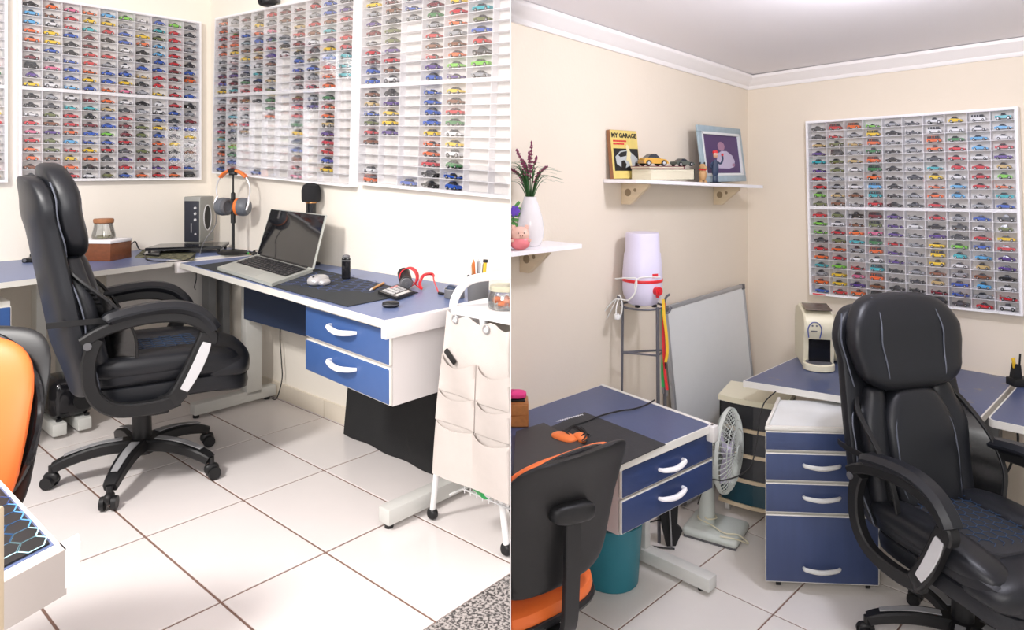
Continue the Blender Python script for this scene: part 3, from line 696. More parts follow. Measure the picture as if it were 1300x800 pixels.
    part(MB().sq(.055, .160, 1.0, .5, .6, 20, 36, fn=backfn(.33, .29, .065, 1.0, .3)), 'lumbar_pad', 'leather')
    P_ = []
    for i in range(33):
        a = 2 * PI * i / 32; yy = .140 * math.copysign(abs(math.cos(a)) ** .6, math.cos(a)); zz = .84 * math.copysign(abs(math.sin(a)) ** .6, math.sin(a))
        P_.append(backfn(.33, .29, .065, 1.0, .3)(Vector((.040, yy, zz))))
    part(MB().tube(P_[:-1], .0030, 6, close=True), 'piping', 'stitch', back)
    # side hoops with mesh and the elastic strap
    for sgn in (-1, 1):
        hp = spline([(-.335 + .04, sgn * .20, .93), (-.235, sgn * .255, .86), (-.12, sgn * .268, .75), (-.055, sgn * .262, .64), (-.045, sgn * .245, .54)], 6)
        hoop = part(MB().band(hp, .020, .010, side=(0, 1, 0)), 'side_hoop', 'black')
        inner = spline([(-.30, sgn * .19, .92), (-.255, sgn * .20, .84), (-.215, sgn * .20, .75), (-.18, sgn * .195, .64), (-.15, sgn * .20, .54)], 6)
        n = len(hp); mm = MB(); rr = []
        for k in range(n): rr.append([hp[k], inner[k], inner[k] + Vector((0, sgn * .002, 0)), hp[k] + Vector((0, sgn * .002, 0))])
        part(mm.loft(rr), 'side_mesh', 'smoke', hoop)
        part(MB().band(spline([(-.335, sgn * .262, .70), (-.26, sgn * .285, .705), (-.15, sgn * .272, .70), (-.085, sgn * .268, .69)], 5), .004, .022, side=(0, 1, 0)), 'strap', 'black', hoop)
    # arms
    def lift(P): return [(p[0] * .90 - .008, p[1], p[2] + .045 * min(1, max(0, (p[2] - .34) / .2))) for p in P]
    for sgn in (-1, 1):
        y = sgn * .290; uz = .035
        fr = [(-.245, y, .585), (-.16, y, .625), (-.02, y, .650), (.11, y, .645), (.20, y, .610), (.250, y, .560), (.245, y, .53)]
        arm = part(MB().band(spline(lift(fr), 6), .046, [.040] * 37, side=(0, 1, 0)), 'armrest', 'black')
        sup = [(.232, y, .565), (.195, y, .495), (.150, y, .425), (.10, y, .370), (.05, y * .9, .350)]
        part(MB().band(spline(lift(sup), 6), .042, [.066 - .010 * abs(i - 12) / 12 for i in range(25)], side=(0, 1, 0)), 'arm_front_support', 'black', arm)
        pl = [(.226, y + sgn * .022, .535), (.198, y + sgn * .022, .482), (.163, y + sgn * .022, .430), (.132, y + sgn * .022, .393)]
        part(MB().band(spline(lift(pl), 6), .006, [.030, .034, .037, .039, .040, .041, .041, .041, .041, .041, .040, .039, .038, .037, .036, .035, .034, .032, .030], side=(0, 1, 0)), 'silver_plate', 'silver', arm)
        rear = [(.12, y * .97, .362), (.02, y, .352), (-.11, y, .360), (-.180, y, .392), (-.215, y, .445), (-.220, y, .510), (-.205, y, .565), (-.19, y, .595)]
        part(MB().band(spline(lift(rear), 6), .040, [.050] * 43, side=(0, 1, 0)), 'arm_rear_bracket', 'black', arm)
        part(MB().cyl((-.2105, y - sgn * .0, .62), (-.2105, y + sgn * .027, .62), .014, n=14), 'pivot_bolt', 'midgrey', arm)
        pad = [(-.155, y, .655), (-.13, y, .668), (0, y, .686), (.11, y, .684), (.19, y, .658), (.240, y, .615), (.262, y, .580)]
        part(MB().band(spline(lift(pad), 6), [.055] + [.078] * 35 + [.055], [.026] + [.046] * 35 + [.026], side=(0, 1, 0), rnd_=.8), 'arm_pad', 'leather', arm)
    return root
office_chair(L, -1.535, 2.92, 34, 62, 'black leather office chair turned towards the laptop desk, left-hand room')
office_chair(R, 1.665, 2.58, -75, 160, 'black leather office chair in front of the blue drawer cabinet, right-hand room')
# =============================================================== task chairs (orange)
def task_chair(room, X, D, facing, label, zt=.95, cut=0, star=20):
    x, y, _ = room.inv(X, D)
    root = thing('task_chair', room, x, y, 0, 0, label, 'chair', 'orange and black swivel chairs'); root.rotation_euler = (0, 0, math.radians(facing))
    def part(mb, name, m, parent=None, **k): return mb.build(name, m, parent or root, **k)
    zc = zt - .212
    def bf(xo, tw=1.0):
        def f(p):
            t = p.z / .21; w = 1 + .07 * t - .07 * t * t
            return Vector((xo - .235 - .05 * t + p.x + .40 * (p.y * w) ** 2 - .03 * t * t, p.y * w, zc + p.z))
        return f
    part(MB().sq(.022, .246, .216, .35, .86, 18, 44, fn=bf(-.012)), 'back_shell', 'black')
    part(MB().sq(.035, .233, .204, .5, .86, 18, 44, fn=bf(.028)), 'back_cushion', 'orange')
    P_ = [bf(.006)(Vector((0, .244 * math.copysign(abs(math.cos(a)) ** .86, math.cos(a)), .214 * math.copysign(abs(math.sin(a)) ** .86, math.sin(a))))) for a in [2 * PI * i / 48 for i in range(48)]]
    part(MB().tube(P_, .009, 8, close=True), 'rim', 'blackgloss')
    part(MB().sq(.245, .245, .018, .4, .55, 12, 40, fn=lambda p: p + Vector((.02, 0, .425))), 'seat_shell', 'black')
    part(MB().sq(.238, .238, .038, .5, .55, 12, 40, fn=lambda p: p + Vector((.02, 0, .455 - .6 * max(0, p.x - .12) ** 2))), 'seat_cushion', 'orange')
    bar = part(MB().band(spline([(.02, 0, .395), (-.20, 0, .39), (-.268, 0, .42), (-.285, 0, .55), (-.290, 0, zc + .02)], 6), .060, .018, side=(0, 1, 0)), 'back_bar', 'black')
    part(MB().sq(.030, .085, .030, .6, .6, 12, 24, fn=lambda p: Vector((p.x - .290, p.y, p.z + zc + .03 + .15 * p.y))), 'height_knob', 'black', bar)
    part(MB().box(-.12, .12, -.08, .08, .37, .41, bev=.01).tube([(.05, 0, .385), (.06, .2, .38), (.05, .25, .375)], .006), 'tilt_mechanism', 'black')
    hub = part(MB().lathe([(.03, .075), (.045, .08), (.042, .13), (.026, .14), (.026, .37)], 18), 'gas_column', 'black')
    for k in range(5):
        a = math.radians(star) + k * 2 * PI / 5; m = RZ(a)
        arm = part(MB().band(spline([(.02, 0, .105), (.16, 0, .10), (.29, 0, .072)], 5), [.055 - .002 * i for i in range(11)], .032, m=m), 'base_arm', 'black')
        mc = T(.292 * math.cos(a), .292 * math.sin(a), 0) @ RZ(a + 1 + k)
        cs = part(MB().cyl((0, 0, .045), (0, 0, .075), .009, n=8, m=mc).sq(.025, .014, .018, .8, .8, 6, 12, fn=lambda p: Vector((p.x, p.y, p.z + .036)), m=mc), 'castor', 'black', arm)
        for sgn in (-1, 1): part(MB().cyl((.004, sgn * .010, .0235), (.004, sgn * .025, .0235), .0235, .021, n=14, m=mc), 'wheel', 'black')
    if cut: cut_at_divider(root, cut)
    return root
task_chair(R, .005, 2.31, 128, 'orange and black swivel chair pushed up to the right-hand room desk', zt=.965, cut=1, star=50)
task_chair(L, -1.275, 1.34, -80, 'orange and black swivel chair at the left edge of the photo', zt=.885, star=10)
# =============================================================== RIGHT ROOM
ZR = .75
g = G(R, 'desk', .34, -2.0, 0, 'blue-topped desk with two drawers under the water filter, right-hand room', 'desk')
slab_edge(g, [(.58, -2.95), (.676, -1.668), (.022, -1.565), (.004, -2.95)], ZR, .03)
g.part(MB().box(.660, .698, -1.695, -1.652, ZR - .065, ZR + .001, bev=.008), 'end_cap', 'greyboard', 'pale grey plastic corner cap')
g.part(MB().prism([(.02, -1.572), (.68, -1.676), (.68, -1.655), (.02, -1.552)], ZR - .045, ZR + .001), 'end_strip', 'ivory', smooth=False)
lg = g.part(MB().box(.225, .31, -1.61, -1.57, .05, ZR - .031, bev=.004), 'leg', 'legmetal')
g.part(MB().box(.05, .635, -1.622, -1.556, .018, .075, bev=.006), 'foot_beam', 'legmetal', parent=lg)
for xx in (.10, .58): g.part(MB().cyl((xx, -1.59, 0), (xx, -1.59, .02), .015, n=10), 'levelling_foot', 'black', parent=lg)
B0, B1 = (.618, -2.215), (.662, -1.640)
g.part(MB().prism([(B0[0] - .016, B0[1] + .003), (B1[0] - .016, B1[1] - .003), (.10, B1[1] - .05), (.10, B0[1] + .003)], .468, ZR - .031), 'drawer_box', mat('grey_pink_board', (.55, .47, .46), .55), smooth=False)
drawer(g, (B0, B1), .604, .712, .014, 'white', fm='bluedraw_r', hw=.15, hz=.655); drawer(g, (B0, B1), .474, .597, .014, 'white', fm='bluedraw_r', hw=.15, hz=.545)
cut_at_divider(g.o, 1)
# desk mat, folded black board, wooden box, orange headset
mb = MB().prism(qd(R, [(742, 524), (845, 565), (786, 592), (716, 600), (655, 562)], ZR), ZR + .0003, ZR + .003)
gm = G(R, 'desk_mat', .45, -2.1, ZR, 'black textured desk mat on the blue desk, right-hand room', 'desk mat')
gm.part(mb, 'mat', mat('mat_rubber', (.022, .023, .027), .6, bump=.5, bscale=180), smooth=False)
tri = MB(); e0, e1 = R.at(693, 538, z=ZR + .0045), R.at(742, 525, z=ZR + .0045)
for i in range(12):
    t = .25 + i * .058; p = e0.lerp(e1, t); tri.tube([p, p + Vector((.022, .012, 0)) * .5, p + (e1 - e0) * .05], .0014, 4)
gm.part(tri, 'white_marks', 'white'); cut_at_divider(gm.o, 1)
bp_ = qd(R, [(655, 548), (690, 537), (742, 566), (690, 612), (650, 612)], ZR + .02)
g = G(R, 'folder', .30, -2.3, ZR, 'flat black board lying on the desk behind the orange swivel chair', 'folder')
g.part(MB().prism(bp_, ZR + .0035, ZR + .020), 'cover', 'blackcloth', smooth=False); g.part(MB().prism([(x * .995 + .002, y * .998 - .004) for x, y in bp_], ZR + .0205, ZR + .0215), 'top_sheet', mat('charcoal_sheet', (.035, .034, .035), .5), smooth=False); cut_at_divider(g.o, 1)
g = G(R, 'wooden_box', .05, -2.1, ZR, 'honey-coloured wooden drawer box beside the dividing wall, on the blue desk', 'box')
c = R.at(671, 543, z=ZR); bx = MB().box(-.17, 0, 0, .085, 0, .092, bev=.003)
wv = R.yaw; mm = T(c.x, c.y, ZR + .0003) @ RZ(-wv)      # lies parallel to the picture's width
g.part(MB().box(-.17, 0, 0, .10, 0, .098, bev=.003, m=mm), 'body', 'wood2')
g.part(MB().box(-.165, -.005, -.004, 0, .006, .045, m=mm).box(-.165, -.005, -.004, 0, .052, .092, m=mm), 'drawer_front', 'wood2', smooth=False)
cut_at_divider(g.o, 1)
g = G(R, 'pouch', .05, -2.05, ZR + .1, 'bright pink pouch with black base on top of the wooden box', 'pouch')
g.part(MB().sq(.045, .035, .014, .6, .7, 10, 20, fn=lambda p: mm @ Vector((p.x - .052, p.y + .05, p.z + .120))), 'pouch_top', mat('magenta_fabric', (.72, .04, .22), .6))
g.part(MB().box(-.10, -.012, .015, .085, .099, .107, m=mm, bev=.003), 'base', 'black'); cut_at_divider(g.o, 1)
g = G(R, 'headset', .42, -2.1, ZR, 'orange headset tangled in black cable on the desk mat, right-hand room', 'headset')
c = R.at(716, 556, z=ZR + .02); mh = T(c.x, c.y, ZR + .004)
g.part(MB().sq(.055, .035, .016, .7, .8, 10, 22, m=mh @ T(0, 0, .016)).sq(.028, .026, .018, .8, .8, 10, 18, m=mh @ T(.045, .04, .018)), 'ear_cup', 'orangeplastic')
P_ = [(c.x + .02 + .055 * math.cos(a) * (1 + .15 * math.sin(a * 2.3)), c.y + .05 + .04 * math.sin(a), ZR + .022 + .010 * math.sin(a * 3.1) + a * .0006) for a in [i * .35 for i in range(60)]]
g.part(MB().tube(P_, .0028, 6), 'cable', 'cable')
g = G(R, 'cable', .45, -1.9, ZR, 'long black cable crossing the right-hand desk towards its back corner', 'cable')
P_ = [R.at(u, v, z=ZR + .006) for u, v in [(690, 552), (712, 548), (728, 540), (745, 535), (762, 528), (785, 522), (805, 519), (820, 514), (831, 508)]]
g.part(MB().tube(spline(P_, 5), .0032, 6), 'wire', 'cable'); P2 = [R.at(u, v, z=ZR + .006) for u, v in [(690, 552), (678, 548), (672, 552), (684, 556), (700, 553), (694, 548), (676, 550)]]
g.part(MB().tube(spline(P2, 5), .0035, 6), 'coil', 'cable')
# teal bin
g = G(R, 'waste_bin', .257, -1.80, 0, 'teal plastic waste bin on the floor under the right-hand desk', 'bin')
g.part(MB().lathe([(.115, 0), (.12, .005), (.138, .262), (.141, .268), (.134, .268), (.118, .02), (0.001, .015)], 36, c=(.257, -1.80, 0)), 'bucket', 'teal')
g.part(MB().tube([(.257 + .139 * math.cos(a), -1.80 + .139 * math.sin(a), .268) for a in [2 * PI * i / 36 for i in range(36)]], .004, 6, close=True), 'rim', 'teal')
# black power adapter bundle behind the leg
g = G(R, 'power_adapter', .30, -1.36, 0, 'black pouch-like power adapter standing on the floor beside the desk leg', 'adapter')
ca = R.at(852, 694, z=0)
ma = T(ca.x, ca.y, 0) @ RZ(-R.yaw)
g.part(MB().add([(-.055, 0, .16), (-.02, 0, .0), (.022, 0, .002), (.055, 0, .075), (.030, 0, .10), (.035, 0, .20), (-.03, 0, .21), (-.055, .035, .16), (-.02, .035, .0), (.022, .035, .002), (.055, .035, .075), (.030, .035, .10), (.035, .035, .20), (-.03, .035, .21)],
    [(0, 1, 2, 3, 4, 5, 6), (13, 12, 11, 10, 9, 8, 7)] + [(i, i + 7, (i + 1) % 7 + 7, (i + 1) % 7) for i in range(7)], m=ma), 'pouch', 'blackcloth', smooth=False)
P_ = spline([ma @ Vector(p) for p in [(-.03, .02, .12), (-.10, .03, .10), (-.16, .05, .05), (-.24, .03, .006), (-.12, .0, .006), (-.05, -.02, .006), (.01, -.03, .006)]], 6)
g.part(MB().tube(P_, .004, 6), 'cord', 'cable')
g.part(MB().cyl(ma @ Vector((-.002, -.02, .004)), ma @ Vector((-.012, -.012, .235)), .004, n=8).cyl(ma @ Vector((-.012, -.02, .004)), ma @ Vector((.012, -.025, .004)), .004, n=8), 'steel_rod', 'steel')
# wire stand with water filter
fx, fy, fzt = .125, -1.365, 1.128
g = G(R, 'wire_stand', fx, fy, 0, 'tall grey wire stand carrying the water filter, behind the right-hand desk', 'stand')
legs = []
for u in (784, 829, 843):
    pass
ring = [(fx + .105 * math.cos(a), fy + .105 * math.sin(a), fzt - .006) for a in [2 * PI * i / 28 for i in range(28)]]
g.part(MB().tube(ring, .0055, 8, close=True), 'top_ring', 'wire')
wyaw = -R.yaw
for k, (aw, rr_) in enumerate(((200, .006), (300, .0085), (5, .0085))):
    a = math.radians(aw) + wyaw; dx, dy = math.cos(a), math.sin(a)
    x0, y0 = fx + .110 * dx, fy + .110 * dy
    lg = g.part(MB().cyl((x0, y0, fzt + .004), (fx + .122 * dx, fy + .122 * dy, .0), rr_, n=8), 'leg', 'wire')
    if k != 1: g.part(MB().tube(spline([(x0, y0, fzt), (x0 + .012 * dx, y0 + .012 * dy, fzt + .035), (x0 + .03 * dx, y0 + .03 * dy, fzt + .048)], 5), .006, 7), 'hook', 'wire', parent=lg)
    if k == 2: g.part(MB().tube(spline([(x0, y0, fzt - .03), (x0 + .02 * dx, y0 + .02 * dy, fzt - .045), (x0 + .038 * dx, y0 + .038 * dy, fzt - .015)], 5), .006, 7), 'hook', 'wire', parent=lg)
for zz in (.90, .40):
    P_ = []
    for k, aw in enumerate((200, 300, 5)):
        a = math.radians(aw) + wyaw; P_.append((fx + .114 * math.cos(a), fy + .114 * math.sin(a), zz))
    for i in range(3): g.part(MB().cyl(P_[i], P_[(i + 1) % 3], .0055, n=6), 'brace', 'wire')
g = G(R, 'water_filter', fx, fy, fzt, 'pale lilac water filter with red band and red tap on the wire stand', 'water filter')
fc = (fx, fy, fzt)
g.part(MB().lathe([(.058, .001), (.072, .008), (.092, .045), (.098, .075), (.0985, .118)], 40, c=fc), 'lower_bowl', 'lilac')
g.part(MB().lathe([(.0995, .118), (.1005, .121), (.1005, .130), (.0990, .133)], 40, c=fc), 'red_band', 'red')
g.part(MB().lathe([(.0985, .133), (.098, .16), (.090, .255), (.086, .262), (.083, .35), (.080, .358), (.001, .360)], 40, c=fc), 'upper_jar', 'lilac')
da = math.radians(-58) + wyaw; d = Vector((math.cos(da), math.sin(da), 0)); p0 = Vector(fc) + d * .094 + Vector((0, 0, .082))
tp = g.part(MB().cyl(p0, p0 + d * .026, .021, n=20), 'tap', 'red'); g.part(MB().cyl(p0 + d * .026, p0 + d * .032, .011, n=14).cyl(p0 + d * .012, p0 + d * .012 - Vector((0, 0, .032)), .007, n=10), 'tap_button', 'red', parent=tp)
da = math.radians(-62) + wyaw
lb = MB(); 
for i in range(6):
    a0 = da - .17 + i * .06; a1 = a0 + .06
    for (aa, bb) in ((a0, a1),): lb.add([(fx + .0995 * math.cos(aa), fy + .0995 * math.sin(aa), fzt + .145), (fx + .0995 * math.cos(bb), fy + .0995 * math.sin(bb), fzt + .145), (fx + .0985 * math.cos(bb), fy + .0985 * math.sin(bb), fzt + .165), (fx + .0985 * math.cos(aa), fy + .0985 * math.sin(aa), fzt + .165)], [(0, 1, 2, 3)])
g.part(lb, 'label_plate', 'red', 'small red label', smooth=False)
for k in range(3):
    a = math.radians(-120 + k * 75) + wyaw; q = Vector(fc) + Vector((math.cos(a), math.sin(a), 0)) * .07
    g.part(MB().box(q.x - .010, q.x + .010, q.y - .010, q.y + .010, q.z - .004, q.z + .009, bev=.003), 'foot', 'black')
g = G(R, 'white_cable', fx - .1, fy, fzt, 'looped white cable hanging over the wire stand beside the water filter', 'cable')
def wp(u, v, D): return R.at(u, v, D=D)
P_ = spline([wp(838, 352, 3.40), (wp(812, 353, 3.38)), wp(806, 362, 3.38), wp(806, 372, 3.37), wp(798, 381, 3.38), wp(788, 380, 3.42), wp(780, 381, 3.44), wp(770, 392, 3.47), wp(762, 405, 3.5), wp(766, 411, 3.5), wp(776, 394, 3.46), wp(786, 375, 3.44), wp(790, 390, 3.42), wp(786, 405, 3.42), wp(782, 396, 3.42), wp(785, 380, 3.43)], 6)
g.part(MB().tube(P_, .0035, 6), 'cord', 'whitecable')
P_ = spline([wp(781, 354, 3.43), wp(800, 353, 3.38), wp(808, 355, 3.375), wp(806, 372, 3.37), wp(797, 382, 3.38)], 6)
g.part(MB().tube(P_, .0035, 6), 'cord', 'whitecable')
g.part(MB().box(-.014, .014, -.02, .02, -.012, .012, m=T(*wp(783, 402, 3.42)) @ RZ(-R.yaw), bev=.004), 'plug', 'whitecable')
# lanyards hanging at the stand
for nm, cl, pts, lab in (('lanyard', 'yellow', [(842, 380), (843, 400), (846, 425), (847, 447), (845, 460)], 'yellow and orange lanyard hanging from the wire stand hook'),
                    ('lanyard', 'red', [(843, 385), (842, 420), (844, 470), (847, 495)], 'dark red lanyard hanging from the wire stand hook'),
                    ('lanyard', 'green', [(841, 390), (842, 440), (841, 470), (842, 492)], 'green lanyard hanging from the wire stand hook')):
    P_ = [wp(u, v, 3.40 + (.012 if cl == 'red' else .024 if cl == 'green' else 0)) for u, v in pts]
    sd = Vector((R.c, -R.s, 0)); g = G(R, nm, P_[0].x, P_[0].y, P_[0].z, lab, 'lanyard')
    g.part(MB().band(spline(P_, 5), .014, .0015, side=sd), 'strap', cl, smooth=False)
    e = P_[-1]; g.part(MB().cyl(e, e - Vector((0, 0, .03)), .004, n=8), 'clip', 'steel' if cl != 'yellow' else 'black')
# whiteboard leaning in the corner
g = G(R, 'whiteboard', .1, -.55, 0, 'aluminium-framed whiteboard leaning against the wall in the right-hand corner', 'whiteboard')
W_, H_ = .905, 1.05
wbm = T(.14, -1.020, .015) @ Matrix.Rotation(math.radians(-5.5), 4, 'Y') @ RX(math.radians(1.2))
g.part(MB().box(-.006, .006, .02, W_ - .02, .02, H_ - .02, m=wbm), 'panel', 'whiteboard', smooth=False)
fm_ = MB()
for b in ((0, W_, 0, .022), (0, W_, H_ - .022, H_), (0, .022, 0, H_), (W_ - .022, W_, 0, H_)): fm_.box(-.011, .011, b[0], b[1], b[2], b[3], m=wbm, bev=.003)
g.part(fm_, 'frame', 'alum')
for yy in (-.002, W_ - .032):
    for zz in (-.002, H_ - .032): g.part(MB().box(-.013, .013, yy, yy + .034, zz, zz + .034, m=wbm, bev=.004), 'corner_cap', 'midgrey')
# fan
fb_ = R.at(910, 678, z=0); fbx, fby = fb_.x, fb_.y
fwd = Vector((R.inv(1, 0)[0] - R.inv(0, 0)[0], R.inv(1, 0)[1] - R.inv(0, 0)[1], 0)); fcam = Vector((R.inv(0, -1)[0] - R.inv(0, 0)[0], R.inv(0, -1)[1] - R.inv(0, 0)[1], 0))
fd = (fwd * .84 + fcam * .54).normalized(); fs = Vector((0, 0, 1)).cross(fd)
Mf = Matrix(((fd.x, fs.x, 0, fbx), (fd.y, fs.y, 0, fby), (0, 0, 1, 0), (0, 0, 0, 1)))
g = G(R, 'desk_fan', fbx, fby, 0, 'aged white fan standing on the floor between the desk and the drawer cart', 'fan')
g.part(MB().box(-.14, .13, -.12, .12, .008, .050, m=Mf, bev=.02, seg=3), 'base', 'fanplastic')
g.part(MB().box(-.13, .12, -.11, .11, 0, .012, m=Mf), 'base_rim', 'midgrey')
g.part(MB().lathe([(.045, .045), (.040, .06), (.036, .30), (.034, .36)], 20, m=Mf @ T(-.05, 0, 0)), 'column', 'fanplastic')
hz_ = .425; hd = Mf @ T(0, 0, hz_)
g.part(MB().lathe([(.02, -.13), (.048, -.125), (.056, -.10), (.058, -.02), (.045, .0)], 24, m=hd @ RY(PI / 2)), 'motor_housing', 'fanplastic')
g.part(MB().box(-.075, -.025, -.022, .022, -.10, -.045, m=hd, bev=.008), 'neck', 'cream')
cage = MB(); Rr = .200
def cage_pt(r, side_): return (.055 + side_ * .052 * math.sqrt(max(0, 1 - (r / Rr) ** 2 * .98)))
for sd in (-1, 1):
    for k in range(46):
        a = 2 * PI * k / 46
        P_ = [Vector((cage_pt(r, sd), r * math.cos(a), r * math.sin(a))) for r in (.04, .09, .14, .178, Rr)]
        cage.tube(P_, .0024, 4, m=hd)
    for r in (.05, .11, .150): cage.tube([(cage_pt(r, sd), r * math.cos(2 * PI * k / 36), r * math.sin(2 * PI * k / 36)) for k in range(36)], .0024, 4, m=hd, close=True)
cg = g.part(cage, 'guard_wires', 'fanplastic')
g.part(MB().band([(.055, Rr * math.cos(2 * PI * k / 40), Rr * math.sin(2 * PI * k / 40)) for k in range(40)], .018, .006, m=hd, side=(1, 0, 0), close=True), 'guard_ring', 'fanplastic')
g.part(MB().cyl((.103, 0, 0), (.110, 0, 0), .035, n=24, m=hd), 'guard_badge', 'fanplastic', parent=cg)
for k in range(3):
    a = 2 * PI * k / 3 + .4; bl = MB(); rings = []
    for i in range(7):
        r = .03 + .125 * i / 6; wdt = .3 + .32 * math.sin(PI * min(1, i / 5.2)) ; rings.append([Vector((.055 + .02 * s2, r * math.cos(a + s2 * wdt), r * math.sin(a + s2 * wdt))) for s2 in (-1, -.3, .4, 1)] + [Vector((.058 + .02 * s2, r * math.cos(a + s2 * wdt), r * math.sin(a + s2 * wdt))) for s2 in (1, .4, -.3, -1)])
    g.part(bl.loft(rings, m=hd), 'blade', 'smoke' if False else 'lilac')
g.part(MB().cyl((.03, 0, 0), (.08, 0, 0), .03, .026, n=20, m=hd), 'hub', 'lilac')
g.part(MB().tube(spline([Mf @ Vector(p) for p in [(-.09, .04, .10), (-.04, -.045, .085), (.0, .0, .08), (-.05, .045, .075), (-.09, -.02, .068), (-.01, -.05, .062), (.06, -.08, .056), (.12, -.06, .055), (.16, -.03, .012), (.12, -.10, .052), (.05, -.12, .055)]], 6), .0035, 6), 'power_cord', 'cream')
# plastic drawer cart
def wbox(c0, yaw=None): return T(*c0) @ RZ(-R.yaw + (yaw or 0))
g = G(R, 'drawer_cart', .62, -.95, 0, 'cream plastic cart with smoky see-through drawers left of the blue cabinet', 'drawers')
pA = R.at(908, 508, z=.60); pB = R.at(962, 517, z=.60); dv = (pB - pA); dv.z = 0; dv = dv.normalized(); dn = Vector((-dv.y, dv.x, 0))
pA = pA + dn * .06; Mc = Matrix(((dv.x, dn.x, 0, pA.x), (dv.y, dn.y, 0, pA.y), (0, 0, 1.02, 0), (0, 0, 0, 1))); Wc, Dc = .34, .28
top = []; 
fr = [(0, 0), (.09, -.02), (.18, -.027), (.27, -.02), (Wc, 0), (Wc, Dc), (0, Dc)]
g.part(MB().prism(fr, .575, .602, m=Mc), 'top', 'cream', smooth=False)
zz = [.075, .215, .36, .50, .635]
for z0 in (.062, .19, .318, .446): g.part(MB().prism([(x, y + .004) for x, y in fr], z0 - .010, z0 + .008, m=Mc), 'rail', 'cream' if z0 > 3 else 'pine', smooth=False)
for x0 in (.0, Wc - .012): g.part(MB().box(x0, x0 + .012, .03, Dc, .06, .575, m=Mc), 'side_panel', 'smoke', smooth=False)
dk = mat('smoky_plastic_front', (.035, .036, .04), .25); tl = mat('smoky_teal_front', (.015, .06, .085), .25)
for k, (z0, z1) in enumerate(((.200, .308), (.328, .436), (.456, .573), (.072, .180))):
    g.part(MB().prism([(x if 0 < x < Wc else (x + .014 if x == 0 else x - .014), y + .008) for x, y in fr[:5]] + [(Wc - .014, Dc - .02), (.014, Dc - .02)], z0, z1, m=Mc), 'drawer', dk if k in (0, 2, 1) else tl, smooth=False)
for xx in (.04, Wc - .04):
    for yy in (.05, Dc - .05): g.part(MB().cyl((xx - .012, yy, .026), (xx + .012, yy, .026), .026, n=14, m=Mc).box(xx - .014, xx + .014, yy - .012, yy + .012, .03, .056, m=Mc), 'castor', 'greyboard')
# blue drawer cabinet on castors
pA = R.at(971, 742, z=.03); pB = R.at(1117, 748, z=.03); dv = (pB - pA); dv.z = 0; Wb = dv.length; dv = dv.normalized(); dn = R.at(990, 499, z=.67) - R.at(971, 541, z=.67); dn.z = 0; dn = dn.normalized()
Mb_ = Matrix(((dv.x, dn.x, 0, pA.x), (dv.y, dn.y, 0, pA.y), (0, 0, 1.04, 0), (0, 0, 0, 1)))
g = G(R, 'drawer_cabinet', pA.x + .2, pA.y + .2, 0, 'blue four-drawer cabinet on castors behind the right-hand office chair', 'drawers')
g.part(MB().box(0, Wb, .018, .42, .035, .668, m=Mb_, bev=.003), 'body', 'ivory')
g.part(MB().box(.012, Wb - .012, .03, .405, .6685, .672, m=Mb_), 'top_panel', 'whiteboard', smooth=False)
g.part(MB().box(0, Wb, .0, .022, .660, .676, m=Mb_, bev=.003).box(0, .014, .02, .42, .664, .682, m=Mb_, bev=.003), 'top_edge', 'ivory')
for z0, z1, hz in ((.578, .658, None), (.455, .570, .525), (.325, .447, .395), (.040, .317, .105)):
    dr = g.part(MB().box(.002, Wb - .002, .0, .017, z0, z1, m=Mb_, bev=.004), 'drawer', 'ivory')
    g.part(MB().box(.006, Wb - .006, -.0022, .004, z0 + .005, z1 - .005, m=Mb_, bev=.001), 'drawer_front', mat('cabinet_blue', (.040, .062, .15), .4, noise=.12, nscale=40, stretch=(1, 1, .1)) if z0 == .578 else bpy.data.materials['cabinet_blue'], parent=dr)
    if hz:
        a = Mb_ @ Vector((Wb / 2 - .075, -.004, hz)); b = Mb_ @ Vector((Wb / 2 + .075, -.004, hz)); g.part(handle_mb(a, b, (Mb_.to_3x3() @ Vector((0, -1, 0))) * .026, .008), 'handle', 'legmetal', parent=dr)
for xx in (.05, Wb - .05):
    for yy in (.06, .36): g.part(MB().cyl((xx - .010, yy, .017), (xx + .010, yy, .017), .017, n=14, m=Mb_).box(xx - .013, xx + .013, yy - .010, yy + .010, .02, .036, m=Mb_), 'castor', 'black')
# corner desk
g = G(R, 'desk', .95, -.5, 0, 'blue corner desk carrying the cream coffee machine', 'desk')
slab_edge(g, [(.478, -1.010), (1.436, -.800), (1.436, -.006), (.478, -.006)], ZR, .032, top='tealprint')
for xx in (1.02, 1.38):
    lg = g.part(MB().box(xx - .03, xx + .03, -.30, -.22, .05, ZR - .033, bev=.004), 'leg', 'darkleg' if xx > 1 else 'legmetal'); g.part(MB().box(xx - .03, xx + .03, -.55, -.06, 0, .06, bev=.006), 'foot_beam', 'darkleg' if xx > 1 else 'legmetal', parent=lg)
